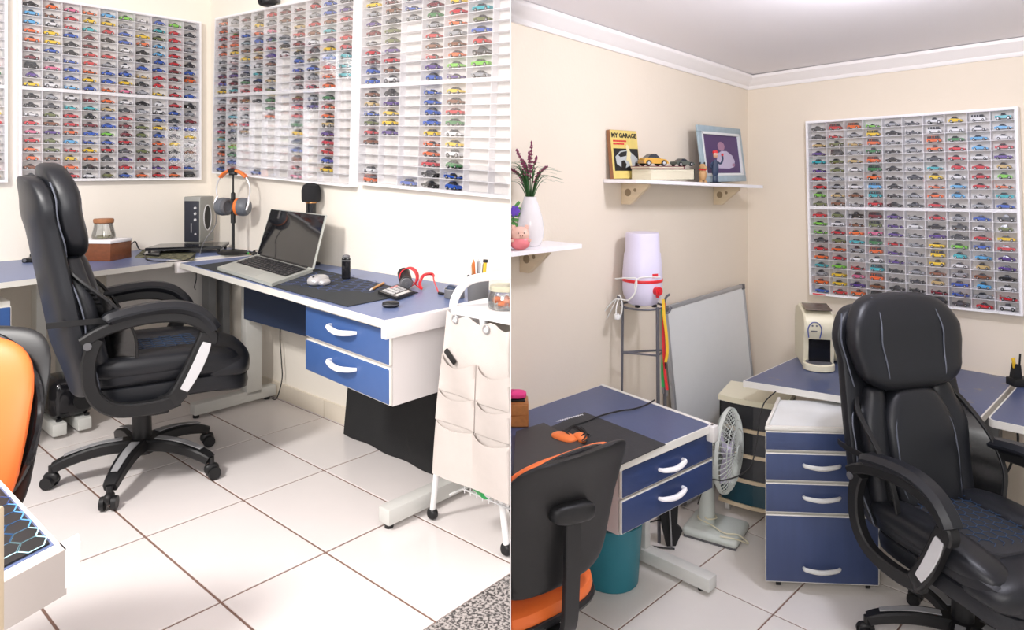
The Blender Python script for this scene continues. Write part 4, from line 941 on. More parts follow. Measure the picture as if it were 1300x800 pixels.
# desk at the right edge
g = G(R, 'desk', 1.9, -.5, 0, 'blue-topped desk at the right edge of the photo, under the toy car case', 'desk')
zd = .765; rc = [(1.50 + .035 * math.cos(math.radians(a)), -.80 + .035 * math.sin(math.radians(a))) for a in (180, 205, 230, 250, 270)]
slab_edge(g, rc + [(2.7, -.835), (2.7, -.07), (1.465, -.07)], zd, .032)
for xx, mm in ((1.56, 'legmetal'), (2.55, 'legmetal')):
    lg = g.part(MB().box(xx - .035, xx + .035, -.34, -.25, .05, zd - .033, bev=.004), 'leg', mm); g.part(MB().box(xx - .035, xx + .035, -.70, -.08, 0, .06, bev=.006), 'foot_beam', mm, parent=lg)
g.part(MB().box(1.60, 2.5, -.20, -.18, .42, zd - .033), 'modesty_panel', 'greyboard')
g.part(MB().tube(spline([(1.52, -.60, zd - .034), (1.53, -.58, .62), (1.50, -.56, .50), (1.47, -.54, .40), (1.49, -.50, .2), (1.52, -.45, .02)], 6), .005, 6), 'hanging_cable', 'cable')
# coffee machine
cA = R.at(1003, 470, z=ZR)
ck = R.at(1032, 462, z=ZR); Mk = T(ck.x, ck.y + .03, ZR + .0005) @ RZ(-R.yaw + math.radians(-14)) @ Matrix.Diagonal((1.3, 1.15, .97, 1))
g = G(R, 'coffee_machine', .64, -.52, ZR, 'cream capsule coffee machine with black drip bay on the corner desk', 'coffee machine')
def rings_xz(prof, y0, y1): return prof
# side profile extruded across the width (x = width, -y = front)
prof = [(-.075, 0), (-.10, .10), (-.10, .17), (-.115, .19), (-.12, .25), (-.10, .285), (-.05, .305), (.08, .315), (.15, .285), (.17, .22), (.17, 0)]
W2 = .058; rr = []
for xx, sc_ in ((-W2, .94), (-W2 * .88, 1.0), (W2 * .88, 1.0), (W2, .94)): rr.append([(xx, y * (sc_ if y < 0 else 1), .155 + (zz - .155) * sc_ if zz > .155 else zz) for y, zz in prof])
g.part(MB().loft(rr, m=Mk), 'body', 'cream', angle=40)
g.part(MB().box(-.040, .042, -.104, -.08, .030, .158, m=Mk), 'drip_bay', 'blackgloss', smooth=False)
g.part(MB().lathe([(.054, 0), (.060, .004), (.060, .034), (.055, .038)], 32, m=Mk @ T(-.004, -.115, 0)), 'drip_tray', 'cream')
g.part(MB().lathe([(.050, .0375), (.050, .0395)], 32, m=Mk @ T(-.004, -.115, 0)), 'drip_grille', 'midgrey')
g.part(MB().tube(spline([(-.042, -.121, .17), (-.044, -.122, .22), (-.030, -.124, .252), (-.008, -.124, .252), (.006, -.122, .22), (.000, -.121, .17)], 5), .0022, 6, m=Mk), 'control_outline', mat('blue_trim', (.05, .08, .30), .4))
for xx in (-.028, -.012): g.part(MB().sq(.0035, .002, .0045, m=Mk @ T(xx, -.1235, .236)), 'button', 'midgrey')
g.part(MB().box(-.034, -.010, -.1235, -.121, .205, .210, m=Mk), 'button_row', 'midgrey', smooth=False)
g.part(MB().box(-.05, .05, -.085, .05, .318, .326, m=Mk @ T(0, 0, 0) @ RX(math.radians(3)), bev=.004), 'lever', mat('bronze_grey', (.18, .14, .12), .35, .5))
g.part(MB().sq(.045, .11, .125, .6, .6, 14, 28, m=Mk @ T(.100, .075, .128)), 'water_tank', 'cream')
# pen holder block with tools at the right edge
g = G(R, 'tool_holder', 1.50, -.28, zd, 'black holder with yellow-black cutter on the desk at the right edge', 'pen holder')
hp = R.at(1291, 492, z=zd); Mh = T(hp.x + .0, hp.y + .02, zd + .0004) @ RZ(-R.yaw)
g.part(MB().box(-.028, .12, -.02, .045, 0, .038, m=Mh, bev=.006), 'tray', 'black')
g.part(MB().add([(-.020, 0, .036), (.022, 0, .036), (.016, 0, .10), (-.008, 0, .105), (-.020, .03, .036), (.022, .03, .036), (.016, .03, .10), (-.008, .03, .105)], [(0, 1, 2, 3), (7, 6, 5, 4), (0, 4, 5, 1), (1, 5, 6, 2), (2, 6, 7, 3), (3, 7, 4, 0)], m=Mh), 'holster', 'black', smooth=False)
g.part(MB().box(-.004, .012, .006, .014, .085, .135, m=Mh @ RY(math.radians(-8)), bev=.003), 'cutter', 'yellow'); g.part(MB().box(.002, .010, .004, .010, .10, .155, m=Mh @ RY(math.radians(4)), bev=.002), 'cutter_grip', 'black')
# =============================================================== shelves on the left wall of the right room
def sz(y): return 1.752 + (y + 1.52) * -.038
g = G(R, 'wall_shelf', .12, -.9, 1.72, 'white shelf with books and a framed photo, right-hand room', 'shelf')
XF = .215; y0s, y1s = -1.52, -.235
def slab_sh(y0, y1, xf, zf, t=.017, cut0=0.0):
    P = [(.003, y0), (xf - .02, y0 + .0), (xf, y0 + .02), (xf, y1), (.003, y1)]
    n = len(P); return MB().add([(x, y, zf(y) - t) for x, y in P] + [(x, y, zf(y)) for x, y in P], [tuple(range(n))[::-1], tuple(range(n, 2 * n))] + [(i, (i + 1) % n, n + (i + 1) % n, n + i) for i in range(n)])
g.part(slab_sh(y0s, y1s, XF, sz), 'board', 'white', smooth=False)
def bracket(g, y, z, room=R, ln=.165, hh=.105):
    mb = MB(); t = .022
    pr = [(.002, 0), (ln, 0), (ln, -.012), (.055, -hh), (.002, -hh)]
    n = len(pr); o = g.part(MB().add([(x, y - t / 2, z + zz) for x, zz in pr] + [(x, y + t / 2, z + zz) for x, zz in pr], [tuple(range(n)), tuple(range(n, 2 * n))[::-1]] + [(i, n + i, n + (i + 1) % n, (i + 1) % n) for i in range(n)]), 'bracket', 'pine', smooth=False)
    g.part(MB().cyl((.042, y - t / 2 - .001, z - .045), (.042, y - t / 2 + .002, z - .045), .019, n=18).cyl((.085, y - t / 2 - .001, z - .032), (.085, y - t / 2 + .002, z - .032), .009, n=12), 'bracket_hole', mat('hole_shadow_wood', (.30, .22, .13), .8) if 'hole_shadow_wood' not in bpy.data.materials else bpy.data.materials['hole_shadow_wood'], parent=o)
bracket(g, -1.36, sz(-1.36) - .018); bracket(g, -.43, sz(-.43) - .018)
def sz1(y): return 1.478
g = G(R, 'wall_shelf', .12, -2.05, 1.47, 'white shelf with the vase and pink pig beside the dividing wall', 'shelf')
g.part(slab_sh(-2.6, -1.935, .205, sz1, t=.018), 'board', 'white', smooth=False)
P_ = R.at(665, 320, x=.0); bracket(g, -2.10, 1.459)
cut_at_divider(g.o, 1)
def on(u, x, zf):          # stand at a given depth x on the shelf where a pixel column meets it
    a = R.at(u, 215, x=x); return Vector((x, a.y, zf(a.y)))
# tin sign MY GARAGE leaning on the wall
p = on(779, .050, sz); q = on(813, .050, sz)
g = G(R, 'tin_sign', p.x, p.y, p.z, 'yellow and black MY GARAGE sign standing at the left end of the shelf', 'sign')
ln = (q - p).length; Ms = T(p.x, p.y, max(p.z, q.z) + .002) @ RZ(PI / 2) @ RX(math.radians(-6))   # local x along the wall, local -y out of the wall
Hs = .245
g.part(MB().box(0, ln, 0, .020, 0, Hs, m=Ms), 'board', mat('sign_edge', (.30, .13, .06), .7), smooth=False)
g.part(MB().box(.001, ln - .001, -.0015, 0, .001, Hs - .001, m=Ms), 'yellow_face', mat('sign_yellow', (.70, .55, .16), .55, noise=.1, nscale=30), smooth=False)
def flat(poly, name, m, y=-.0022, k=.0006): g.part(MB().add([(x * ln, y, z * Hs) for x, z in poly] + [(x * ln, y + k, z * Hs) for x, z in poly], [tuple(range(len(poly))), tuple(range(len(poly), 2 * len(poly)))[::-1]], m=Ms), name, m, smooth=False)
flat([(.07, .16), (.98, .16), (.98, .62), (.07, .62)], 'picture_panel', 'black')
flat([(.12, .45), (.30, .56), (.60, .60), (.93, .42), (.97, .30), (.90, .22), (.60, .26), (.40, .20), (.15, .30)], 'painted_car', mat('sign_silver', (.45, .48, .48), .5), -.0030)
flat([(.22, .48), (.32, .54), (.55, .57), (.52, .47), (.30, .44)], 'car_window', 'black', -.0036)
flat([(.30, .22), (.44, .18), (.50, .30), (.42, .38), (.32, .36)], 'car_wheel', 'black', -.0036)
flat([(.80, .22), (.92, .20), (.93, .32), (.84, .34)], 'car_wheel', 'black', -.0036)
flat([(.50, .38), (.56, .55), (.52, .66), (.57, .71), (.63, .67), (.66, .56), (.70, .52), (.66, .44), (.72, .20), (.66, .20), (.60, .34)], 'painted_figure', mat('sign_cream', (.75, .66, .36), .6), -.0042)
tm = text_mb('MY GARAGE', .052); xs = [v[0] for v in tm.v]; s_ = .92 * ln / (max(xs) - min(xs))
g.part(put(MB(), tm, Ms @ T(ln * .5, -.0024, Hs * .885) @ RX(PI / 2) @ Matrix.Diagonal((s_, .62, 1, 1)) @ T(-(max(xs) + min(xs)) / 2, 0, 0)), 'lettering', 'black', smooth=False)
tm = text_mb('IT IS A PLACE', .018)
redp = MB()
for r_ in range(2):
    for i in range(11 - r_ * 2): redp.box((.08 + i * .045) * ln, (.08 + i * .045 + .034) * ln, -.003, -.0018, (.755 - r_ * .06) * Hs, (.790 - r_ * .06) * Hs, m=Ms)
g.part(redp, 'small_red_lines', 'red', smooth=False)
# book pile
def book(u0, u1, x0, x1, zb, h, name_label, cover, pages='paper', rot=0):
    a = on(u0, x1, sz); b = on(u1, x1, sz); z = zb
    g = G(R, 'book', a.x, a.y, z, name_label, 'book', 'books on the shelf')
    zt_ = z + h; f = [(x0, a.y), (x1, a.y), (x1, b.y), (x0, b.y)]
    def sh(dx, z0, z1): return MB().box(x0 + dx, x1 - dx, a.y + dx, b.y - dx, z0, z1)
    g.part(sh(.003, z + .003, zt_ - .003), 'pages', pages, smooth=False)
    g.part(sh(0, z, z + .0028).box(x0, x1, a.y, b.y, zt_ - .0028, zt_).box(x0, x1, b.y - .0035, b.y, z, zt_), 'cover', cover, smooth=False); return zt_
zb0 = max(sz(-1.30), sz(-.75)) + .001
b1 = book(827, 882, .064, .185, zb0, .058, 'thick cream-paged book at the bottom of the shelf pile', 'black')
b2 = book(825, 869, .066, .180, b1, .014, 'thin book with dark red cover lying on the thick book', mat('wine_cover', (.18, .02, .04), .4))
# model cars on the books
def model_car(u, x, z, ang, s, kd, m_, label):
    a = on(u, x, sz); o = bpy.data.objects.new('model_car', None); col.objects.link(o); place(o, R, a.x, a.y, z + .0003, ang); tag(o, label, 'model car')
    for idx, (nm, mt) in enumerate((('body', m_), ('windows', M['carglass']))):
        src = CMB[kd]; mb = MB(); fs_ = [f for f, q in zip(src.f, src.mi) if q == idx]; vv = [(p[0] * s, p[1] * s * 1.25, p[2] * s) for p in src.v]
        used = sorted({i for f in fs_ for i in f}); re = {k: i for i, k in enumerate(used)}; mb.v = [vv[i] for i in used]; mb.f = [tuple(re[i] for i in f) for f in fs_]; mb.mi = [0] * len(fs_)
        mb.build(nm, mt, o)
    rw = .0068 * s
    for xx in ((-.023, .023) if kd != 'beetle' else (-.019, .019)):
        for sg in (-1, 1):
            w_o = MB().cyl((xx * s, sg * .012 * s, rw), (xx * s, sg * .0185 * s, rw), rw, n=16).build('wheel', M['tyre'], o)
            MB().cyl((xx * s, sg * .0184 * s, rw), (xx * s, sg * .0192 * s, rw), rw * .5, n=12).build('hub_cap', M['rim'], w_o)
    return o
model_car(829, .12, b2, math.radians(60), 2.2, 'beetle', mat('mustard_paint', (.62, .33, .03), .3, coat=.5), 'mustard yellow round-roofed model car on the books')
model_car(866, .10, b2, math.radians(75), 1.7, 'coupe', mat('gunmetal_paint', (.12, .14, .12), .4, .3), 'grey-green model car beside the yellow one on the books')
# small figures (plain generic ones)
def figurine(u, x, label, body, head, hair, h, cat_z=None):
    a = on(u, x, sz); z = sz(a.y) + .0005; g = G(R, 'figurine', a.x, a.y, z, label, 'figurine'); c = Vector((a.x, a.y, z)); Mz = T(*c) @ RZ(-R.yaw)
    g.part(MB().lathe([(.030, 0), (.030, .006), (.001, .007)], 20, m=Mz), 'stand', 'black')
    for sg in (-1, 1): g.part(MB().tube([(sg * .008, 0, .006), (sg * .008, 0, .25 * h)], [.007, .006], 8, m=Mz).sq(.007, .012, .005, m=Mz @ T(sg * .008, -.005, .010)), 'leg', body)
    g.part(MB().sq(.017, .012, .24 * h, .7, .8, 14, 18, fn=lambda p: Vector((p.x * (1.1 - p.z * 3), p.y, p.z + .45 * h)), m=Mz), 'torso', body)
    g.part(MB().tube(spline([(.014, 0, .62 * h), (.030, -.004, .58 * h), (.038, -.01, .70 * h), (.036, -.012, .80 * h)], 4), .0055, 8, m=Mz).tube(spline([(-.014, 0, .62 * h), (-.026, -.004, .52 * h), (-.022, -.014, .44 * h)], 4), .0055, 8, m=Mz), 'arms', body)
    g.part(MB().sq(.006, .006, .007, m=Mz @ T(.036, -.012, .84 * h)), 'hand', hair)
    hd_ = g.part(MB().sq(.013, .013, .018, .9, .9, 12, 16, m=Mz @ T(0, -.002, .83 * h)), 'head', head)
    g.part(MB().sq(.015, .0145, .012, .9, .9, 10, 16, m=Mz @ T(0, .002, .915 * h)), 'hair', hair, parent=hd_)
    for sg in (-1, 1): g.part(MB().sq(.003, .002, .003, m=Mz @ T(sg * .005, -.0155, .86 * h)), 'eye', 'white', parent=hd_)
figurine(908, .165, 'small standing figure with red hair and dark coat on the shelf', 'navy', 'skin', 'red', .19)
a = on(892, .15, sz); z = sz(a.y) + .0005; g = G(R, 'animal_figurine', a.x, a.y, z, 'small tan animal figurine with red scarf left of the framed photo', 'figurine'); Mz = T(a.x, a.y, z) @ RZ(-R.yaw)
tan_ = mat('tan_figure', (.48, .28, .12), .6)
g.part(MB().sq(.022, .018, .034, .9, .9, 12, 18, m=Mz @ T(0, 0, .045)), 'body', tan_)
g.part(MB().sq(.009, .012, .006, m=Mz @ T(-.012, -.008, .006)).sq(.009, .012, .006, m=Mz @ T(.012, -.008, .006)).tube([(-.012, 0, .008), (-.010, 0, .03)], .006, m=Mz).tube([(.012, 0, .008), (.010, 0, .03)], .006, m=Mz), 'feet', tan_)
hd_ = g.part(MB().sq(.018, .017, .017, .9, .9, 12, 18, m=Mz @ T(-.002, -.004, .088)).sq(.012, .014, .009, m=Mz @ T(.006, -.016, .082)), 'head', tan_)
g.part(MB().sq(.004, .004, .008, m=Mz @ T(-.014, 0, .106)).sq(.004, .004, .008, m=Mz @ T(.010, 0, .106)), 'ears', 'black', parent=hd_)
g.part(MB().tube([(.019 * math.cos(t), .018 * math.sin(t), .072) for t in [2 * PI * i / 16 for i in range(16)]], .004, 6, m=Mz, close=True), 'scarf', 'red')
# framed photo
pa = on(896, .055, sz); pb_ = on(950, .055, sz)
pa = R.at(893, 232, x=.12); pb_ = R.at(950, 238, x=.12)
g = G(R, 'picture_frame', .1, -.5, 1.7, 'pale blue wooden photo frame standing on the shelf in the corner', 'picture frame')
a = Vector((.135, R.at(894, 215, x=.135).y, 0)); b = Vector((.10, R.at(948, 215, x=.10).y, 0)); 
if b.y > -.06: b.y = -.06
zf = max(sz(a.y), sz(b.y)) + .001; dvv = (b - a); Wf = dvv.length; ang = math.atan2(dvv.y, dvv.x); Mp = T(a.x, a.y, zf + .003) @ RZ(ang) @ RX(math.radians(-7)); Hf = .325
bw = .038
fr_ = MB().box(0, Wf, 0, .016, 0, bw, m=Mp, bev=.004).box(0, Wf, 0, .016, Hf - bw, Hf, m=Mp, bev=.004).box(0, bw, 0, .016, bw, Hf - bw, m=Mp, bev=.004).box(Wf - bw, Wf, 0, .016, bw, Hf - bw, m=Mp, bev=.004)
g.part(fr_, 'frame', 'bluemetal')
il = MB()
for q in ((bw, Wf - bw, bw, bw + .010), (bw, Wf - bw, Hf - bw - .010, Hf - bw), (bw, bw + .010, bw, Hf - bw), (Wf - bw - .010, Wf - bw, bw, Hf - bw)): il.box(q[0] - .002, q[1] + .002, -.003, .010, q[2] - .002, q[3] + .002, m=Mp)
g.part(il, 'inner_lip', 'whiteboard', smooth=False)
g.part(MB().box(bw, Wf - bw, .010, .014, bw, Hf - bw, m=Mp), 'photo', 'purple', smooth=False)
def fl2(poly, nm, m_, y): 
    iw, ih = Wf - 2 * bw, Hf - 2 * bw
    g.part(MB().add([(bw + x * iw, y, bw + z * ih) for x, z in poly], [tuple(range(len(poly)))], m=Mp), nm, m_, smooth=False)
shirt = [(.36, .17), (.34, .34), (.40, .52), (.50, .58), (.64, .58), (.78, .48), (.84, .34), (.80, .20), (.66, .16)]
fl2(shirt, 'printed_shirt', mat('print_white', (.52, .46, .60), .6), .0096); fl2([(.50 + .095 * math.cos(t), .69 + .11 * math.sin(t)) for t in [2 * PI * i / 16 for i in range(16)]], 'printed_head', mat('print_face', (.38, .20, .30), .6), .0092)
fl2([(.74, .24), (.80, .20), (.84, .26), (.78, .30)], 'printed_hand', bpy.data.materials['print_face'], .0090)
# vase with heather, pink pig, violet flower on the lower shelf
def on1(u, x): a_ = R.at(u, 215, x=x); return Vector((x, a_.y, 1.4783))
v = on1(673, .10); g = G(R, 'vase', v.x, v.y, v.z, 'white pear-shaped ceramic vase on the shelf beside the dividing wall', 'vase')
g.part(MB().lathe([(.036, 0), (.043, .004), (.056, .035), (.059, .07), (.052, .12), (.035, .175), (.026, .200), (.0265, .207), (.022, .207), (.020, .19), (.001, .15)], 40, c=v), 'body', mat('white_glaze', (.80, .77, .77), .12))
g = G(R, 'flower_arrangement', v.x, v.y, v.z + .2, 'dark pink heather stems and long green leaves in the white vase', 'flowers')
rng = random.Random(3); top = Vector(v) + Vector((0, 0, .205)); wx = Vector((R.c, -R.s, 0)); wy = Vector((R.s, R.c, 0))
for i, (dx, hh) in enumerate(((-.06, .20), (-.03, .155), (-.005, .19), (.008, .235), (.03, .17), (.075, .13), (-.085, .12))):
    tip = top + wx * dx + wy * rng.uniform(-.04, .04) + Vector((0, 0, hh)); mid = top.lerp(tip, .5) + Vector((0, 0, .01)) - wx * dx * .15
    P_ = spline([top + Vector((0, 0, -.05)) + wx * dx * .1, mid, tip], 8); st = g.part(MB().tube(P_, .0014, 5), 'stem', 'leaf'); fl = MB()
    for j in range(110):
        t = .45 + .55 * rng.random(); k = int(t * (len(P_) - 1)); r0 = .014 * (1.1 - t); p = P_[k] + Vector((rng.uniform(-1, 1) * r0, rng.uniform(-1, 1) * r0, rng.uniform(-.004, .004)))
        fl.add([p + Vector((.0042, 0, 0)), p + Vector((-.0021, .0036, 0)), p + Vector((-.0021, -.0036, 0)), p + Vector((0, 0, .008))], [(0, 1, 3), (1, 2, 3), (2, 0, 3), (0, 2, 1)])
    g.part(fl, 'blossom_spike', 'flower', parent=st, smooth=False)
for i in range(44):
    a = rng.uniform(-1, 1); reach = .03 + .12 * abs(a); s2 = 1 if a > 0 else -1
    up_ = rng.uniform(.07, .16); tip = top + wx * (s2 * reach) + wy * rng.uniform(-.05, .05) + Vector((0, 0, up_ - reach * .15)); mid = top + wx * (s2 * reach * .35) + Vector((0, 0, up_ * .85)) + wy * rng.uniform(-.02, .02)
    if (tip.x * R.c - tip.y * -R.s) and False: pass
    g.part(MB().band(spline([top + Vector((0, 0, -.04)), mid, tip], 6), [.006] * 6 + [.0055, .005, .004, .003, .0022, .0015, .0008], .0006, side=(wy * .6 + wx * .4)), 'leaf', 'leaf', smooth=False)
cut_at_divider(g.o, 1)
v = on1(660, .175); g = G(R, 'pig_ornament', v.x, v.y, v.z, 'round pink ceramic pig ornament in front of the white vase', 'ornament'); Mz = T(*v) @ RZ(-R.yaw + .15)
pk = mat('pink_glaze', (.80, .22, .24), .35)
g.part(MB().sq(.041, .038, .030, .85, .95, 12, 26, m=Mz @ T(0, 0, .031)), 'body', pk)
hd_ = g.part(MB().sq(.038, .036, .032, .9, .95, 12, 26, m=Mz @ T(0, 0, .062)), 'head', 'palepink')
g.part(MB().sq(.011, .006, .009, .8, .9, 8, 16, m=Mz @ T(0, -.036, .060)), 'snout', 'palepink', parent=hd_)
for sg in (-1, 1):
    g.part(MB().sq(.008, .004, .010, m=Mz @ T(sg * .026, -.004, .090)), 'ear', 'palepink', parent=hd_); g.part(MB().sq(.0018, .0012, .0025, m=Mz @ T(sg * .004, -.0425, .060)), 'nostril', 'wood', parent=hd_)
    g.part(MB().sq(.0022, .0015, .0022, m=Mz @ T(sg * .012, -.034, .070)), 'eye', 'black', parent=hd_); g.part(MB().sq(.008, .007, .006, m=Mz @ T(sg * .034, -.022, .040)), 'trotter', 'palepink')
cut_at_divider(g.o, 1)
v = on1(650, .06); g = G(R, 'violet_flower', v.x, v.y, v.z, 'violet artificial flower with green leaves right beside the dividing wall', 'flowers'); Mz = T(*v) @ RZ(-R.yaw)
g.part(MB().lathe([(.02, 0), (.026, .05), (.022, .051), (.001, .04)], 16, m=Mz), 'pot', 'white'); st = g.part(MB().tube(spline([(0, 0, .03), (.004, 0, .09), (.008, -.01, .145)], 5), .002, 5, m=Mz), 'stem', 'leaf')
for k in range(7):
    a = 2 * PI * k / 7; g.part(MB().sq(.012, .004, .007, m=Mz @ T(.010 + .011 * math.cos(a), -.012, .148 + .011 * math.sin(a)) @ RY(-a)), 'petal', 'violet', parent=st)
for k in range(5): g.part(MB().sq(.022, .003, .007, m=Mz @ T(.018, 0, .09 + k * .02) @ RY(.5 - k * .35)), 'leaf', mat('fresh_leaf', (.08, .28, .05), .5) if k == 0 else bpy.data.materials['fresh_leaf'], parent=st)
cut_at_divider(g.o, 1)

P_ = [R.at(u, v, D=dd) for u, v, dd in [(985, 497, 3.36), (970, 512, 3.34), (964, 535, 3.32), (960, 565, 3.25), (953, 592, 3.2), (938, 604, 3.16), (918, 610, 3.16), (898, 611, 3.2), (886, 640, 3.3)]]
q = spline(P_, 6); g = G(R, 'hanging_cable', q[0].x, q[0].y, q[0].z, 'thin black cable hanging from the corner desk across the fan guard', 'cable'); g.part(MB().tube(q, .0032, 6), 'wire', 'cable')
# =============================================================== small things in the left room
def onA(u, v, xmin=.14):
    p = L.at(u, v, z=ZA)
    if p.x < xmin: p = L.at(u, 215, x=xmin)
    if p.y > -.03: p = L.at(u, 215, y=-.03)
    return Vector((p.x, p.y, ZA))
def onB(u, v, ymax=-.06):
    p = L.at(u, v, z=ZB)
    if p.y > ymax: p = L.at(u, 215, y=ymax)
    return Vector((p.x, p.y, ZB))
def VL(p, a=0): return T(p.x, p.y, p.z) @ RZ(-L.yaw + math.radians(a))
# wooden box with a glass jar
p = onA(130, 321, .30); Mz = VL(p, -6) @ T(0, 0, .0006); bw_, bd_ = .212, .17
g = G(L, 'wooden_box', p.x, p.y, ZA, 'dark red-brown wooden box with white lid behind the office chair', 'box')
g.part(MB().box(-bw_ / 2, bw_ / 2, -bd_ / 2, bd_ / 2, 0, .090, m=Mz, bev=.002), 'body', 'wood'); g.part(MB().box(-bw_ / 2 - .003, bw_ / 2 + .003, -bd_ / 2 - .003, bd_ / 2 + .003, .090, .106, m=Mz, bev=.002), 'lid', 'white')
g = G(L, 'glass_jar', p.x, p.y, ZA + .106, 'glass jar with cork lid standing on the wooden box', 'jar'); Mj = Mz @ T(0, .01, .1065)
g.part(MB().lathe([(.050, 0), (.056, .006), (.056, .020), (.046, .062), (.044, .078), (.048, .084), (.045, .084), (.041, .078), (.043, .062), (.053, .020), (.052, .008), (.001, .006)], 32, m=Mj), 'glass', 'glass')
g.part(MB().lathe([(.050, .0065), (.051, .014), (.001, .020)], 24, m=Mj), 'contents', mat('dried_herbs', (.28, .25, .13), .9, noise=.5, nscale=120)); g.part(MB().lathe([(.042, .080), (.048, .086), (.049, .100), (.046, .106), (.001, .107)], 32, m=Mj), 'cork_lid', 'cork')
# black dock at the back of the left desk, behind the chair
p = onA(50, 322, .16); Mz = VL(p, 8); g = G(L, 'docking_station', p.x, p.y, ZA, 'black bracket-shaped stand on the left desk, half hidden by the office chair', 'stand')
g.part(MB().box(-.06, .14, -.05, .05, 0, .022, m=Mz, bev=.006), 'base', 'black'); g.part(MB().box(-.005, .10, .0, .02, .02, .13, m=Mz @ RY(math.radians(22)), bev=.006), 'upright', 'black')
g.part(MB().cyl((-.045, -.052, .012), (-.045, -.045, .012), .009, n=12, m=Mz), 'socket', 'midgrey')
p = onA(76, 312, .10); Mz = VL(p, 3); g = G(L, 'black_case', p.x, p.y, ZA, 'long flat black case against the wall behind the wooden box', 'case'); g.part(MB().box(-.14, .14, -.03, .03, .0003, .03, m=Mz, bev=.006), 'body', 'black'); g.part(MB().box(-.141, .141, -.031, .031, .017, .0185, m=Mz), 'seam', 'midgrey')
# camouflage cloth, phone, closed laptop, speaker
cam_p = qd(L, [(171, 327), (181, 318), (249, 321), (246, 330)], ZA + .001)
g = G(L, 'mouse_mat', cam_p[0][0], cam_p[0][1], ZA, 'camouflage-patterned mat under the phone on the left desk', 'mat'); g.part(MB().prism(cam_p[::-1] if area2(cam_p) < 0 else cam_p, ZA + .0003, ZA + .003), 'cloth', 'camo', smooth=False)
ph = qd(L, [(181, 324), (186, 319), (206, 320), (202, 325.5)], ZA + .004); ph = ph[::-1] if area2(ph) < 0 else ph
g = G(L, 'phone', ph[0][0], ph[0][1], ZA + .003, 'phone with pale screen lying on the camouflage mat', 'phone'); g.part(MB().prism(ph, ZA + .0035, ZA + .011), 'body', 'black', smooth=False)
cx_, cy_ = sum(q[0] for q in ph) / 4, sum(q[1] for q in ph) / 4; g.part(MB().prism([(cx_ + (x - cx_) * .86, cy_ + (y - cy_) * .86) for x, y in ph], ZA + .011, ZA + .0116), 'screen', 'steel', smooth=False)
p = onA(226, 318, .22); Mz = VL(p, -4); g = G(L, 'hard_drive', p.x, p.y, ZA, 'black external drive beneath the closed laptop', 'drive'); g.part(MB().box(-.05, .09, -.05, .04, .0035, .022, m=Mz, bev=.004), 'body', 'black'); g.part(MB().cyl((.095, -.02, .012), (.10, -.02, .012), .003, n=8, m=Mz), 'plug', 'steel')
P4 = [onA(186, 314, .16), onA(284, 320, .40), onA(291, 309, .16), onA(202, 306, .13)]
pl4 = [(q.x, q.y) for q in (onA(184, 316, .30), onA(281, 321, .36), onA(291, 308, .14), onA(203, 306, .13))]; pl4 = pl4[::-1] if area2(pl4) < 0 else pl4
g = G(L, 'closed_laptop', pl4[0][0], pl4[0][1], ZA + .022, 'large closed black laptop lying in front of the speaker', 'laptop')
g.part(MB().prism(pl4, ZA + .0225, ZA + .031), 'base', 'black', smooth=False); cx_, cy_ = sum(q[0] for q in pl4) / 4, sum(q[1] for q in pl4) / 4
g.part(MB().prism(pl4, ZA + .0315, ZA + .040), 'lid', 'blackgloss', smooth=False); [g.part(MB().cyl((cx_ + (x - cx_) * .93, cy_ + (y - cy_) * .9, ZA + .0003), (cx_ + (x - cx_) * .93, cy_ + (y - cy_) * .9, ZA + .0225), .008, n=10), 'rubber_foot', 'black') for x, y in pl4]
p = onA(253, 305, .175); Mz = VL(p, -8) @ T(0, 0, .0405); g = G(L, 'speaker', p.x, p.y, ZA + .04, 'grey and black upright desktop speaker near the corner of the room', 'speaker')
g.part(MB().box(-.052, .052, -.075, .075, 0, .272, m=Mz, bev=.006), 'cabinet', mat('speaker_grey', (.30, .30, .28), .45)); g.part(MB().box(-.046, .046, -.080, -.072, .006, .246, m=Mz, bev=.003), 'front_panel', mat('speaker_navy', (.018, .020, .032), .6))
for k, zz in enumerate((.205, .172, .136)): g.part(MB().cyl((.026, -.086, zz), (.026, -.079, zz), .008, n=14, m=Mz), 'knob', 'silver')
g.part(MB().box(-.003, .001, -.0812, -.0795, .06, .115, m=Mz), 'printed_line', 'silver', smooth=False); g.part(MB().cyl((.026, -.083, .052), (.026, -.0795, .052), .006, n=12, m=Mz), 'socket', 'silver')
g.part(MB().band([(.053, .038 * math.cos(2 * PI * k / 28), .145 + .075 * math.sin(2 * PI * k / 28)) for k in range(28)], .006, .006, m=Mz, side=(1, 0, 0), close=True), 'port_ring', 'silver')
g.part(MB().add([(.0535, .034 * math.cos(2 * PI * k / 28), .145 + .070 * math.sin(2 * PI * k / 28)) for k in range(28)], [tuple(range(28))], m=Mz), 'port', 'black', smooth=False)
# headphones on their stand
p = onA(296, 322, .40); Mz = VL(p, 0); g = G(L, 'headphone_stand', p.x, p.y, ZA, 'black pole stand holding the orange and grey headphones', 'stand')
g.part(MB().lathe([(.080, .0003), (.082, .006), (.070, .016), (.020, .024), (.001, .026)], 36, m=Mz), 'base', 'black'); g.part(MB().lathe([(.0085, .02), (.0085, .17), (.013, .172), (.013, .235), (.0085, .238), (.008, .30), (.012, .305), (.012, .34), (.005, .345), (.005, .442), (.001, .443)], 16, m=Mz), 'pole', 'black')
hk = .462
g.part(MB().box(-.018, .018, -.022, .022, hk - .022, hk - .004, m=Mz, bev=.005), 'saddle', 'black')
g = G(L, 'headphones', p.x, p.y, ZA + .3, 'orange and grey headphones hanging on the black pole stand', 'headphones'); Mh = Mz @ T(0, 0, hk - .003) @ RZ(math.radians(-14)) @ Matrix.Diagonal((1.22, 1.22, 1.15, 1))
oy = .0
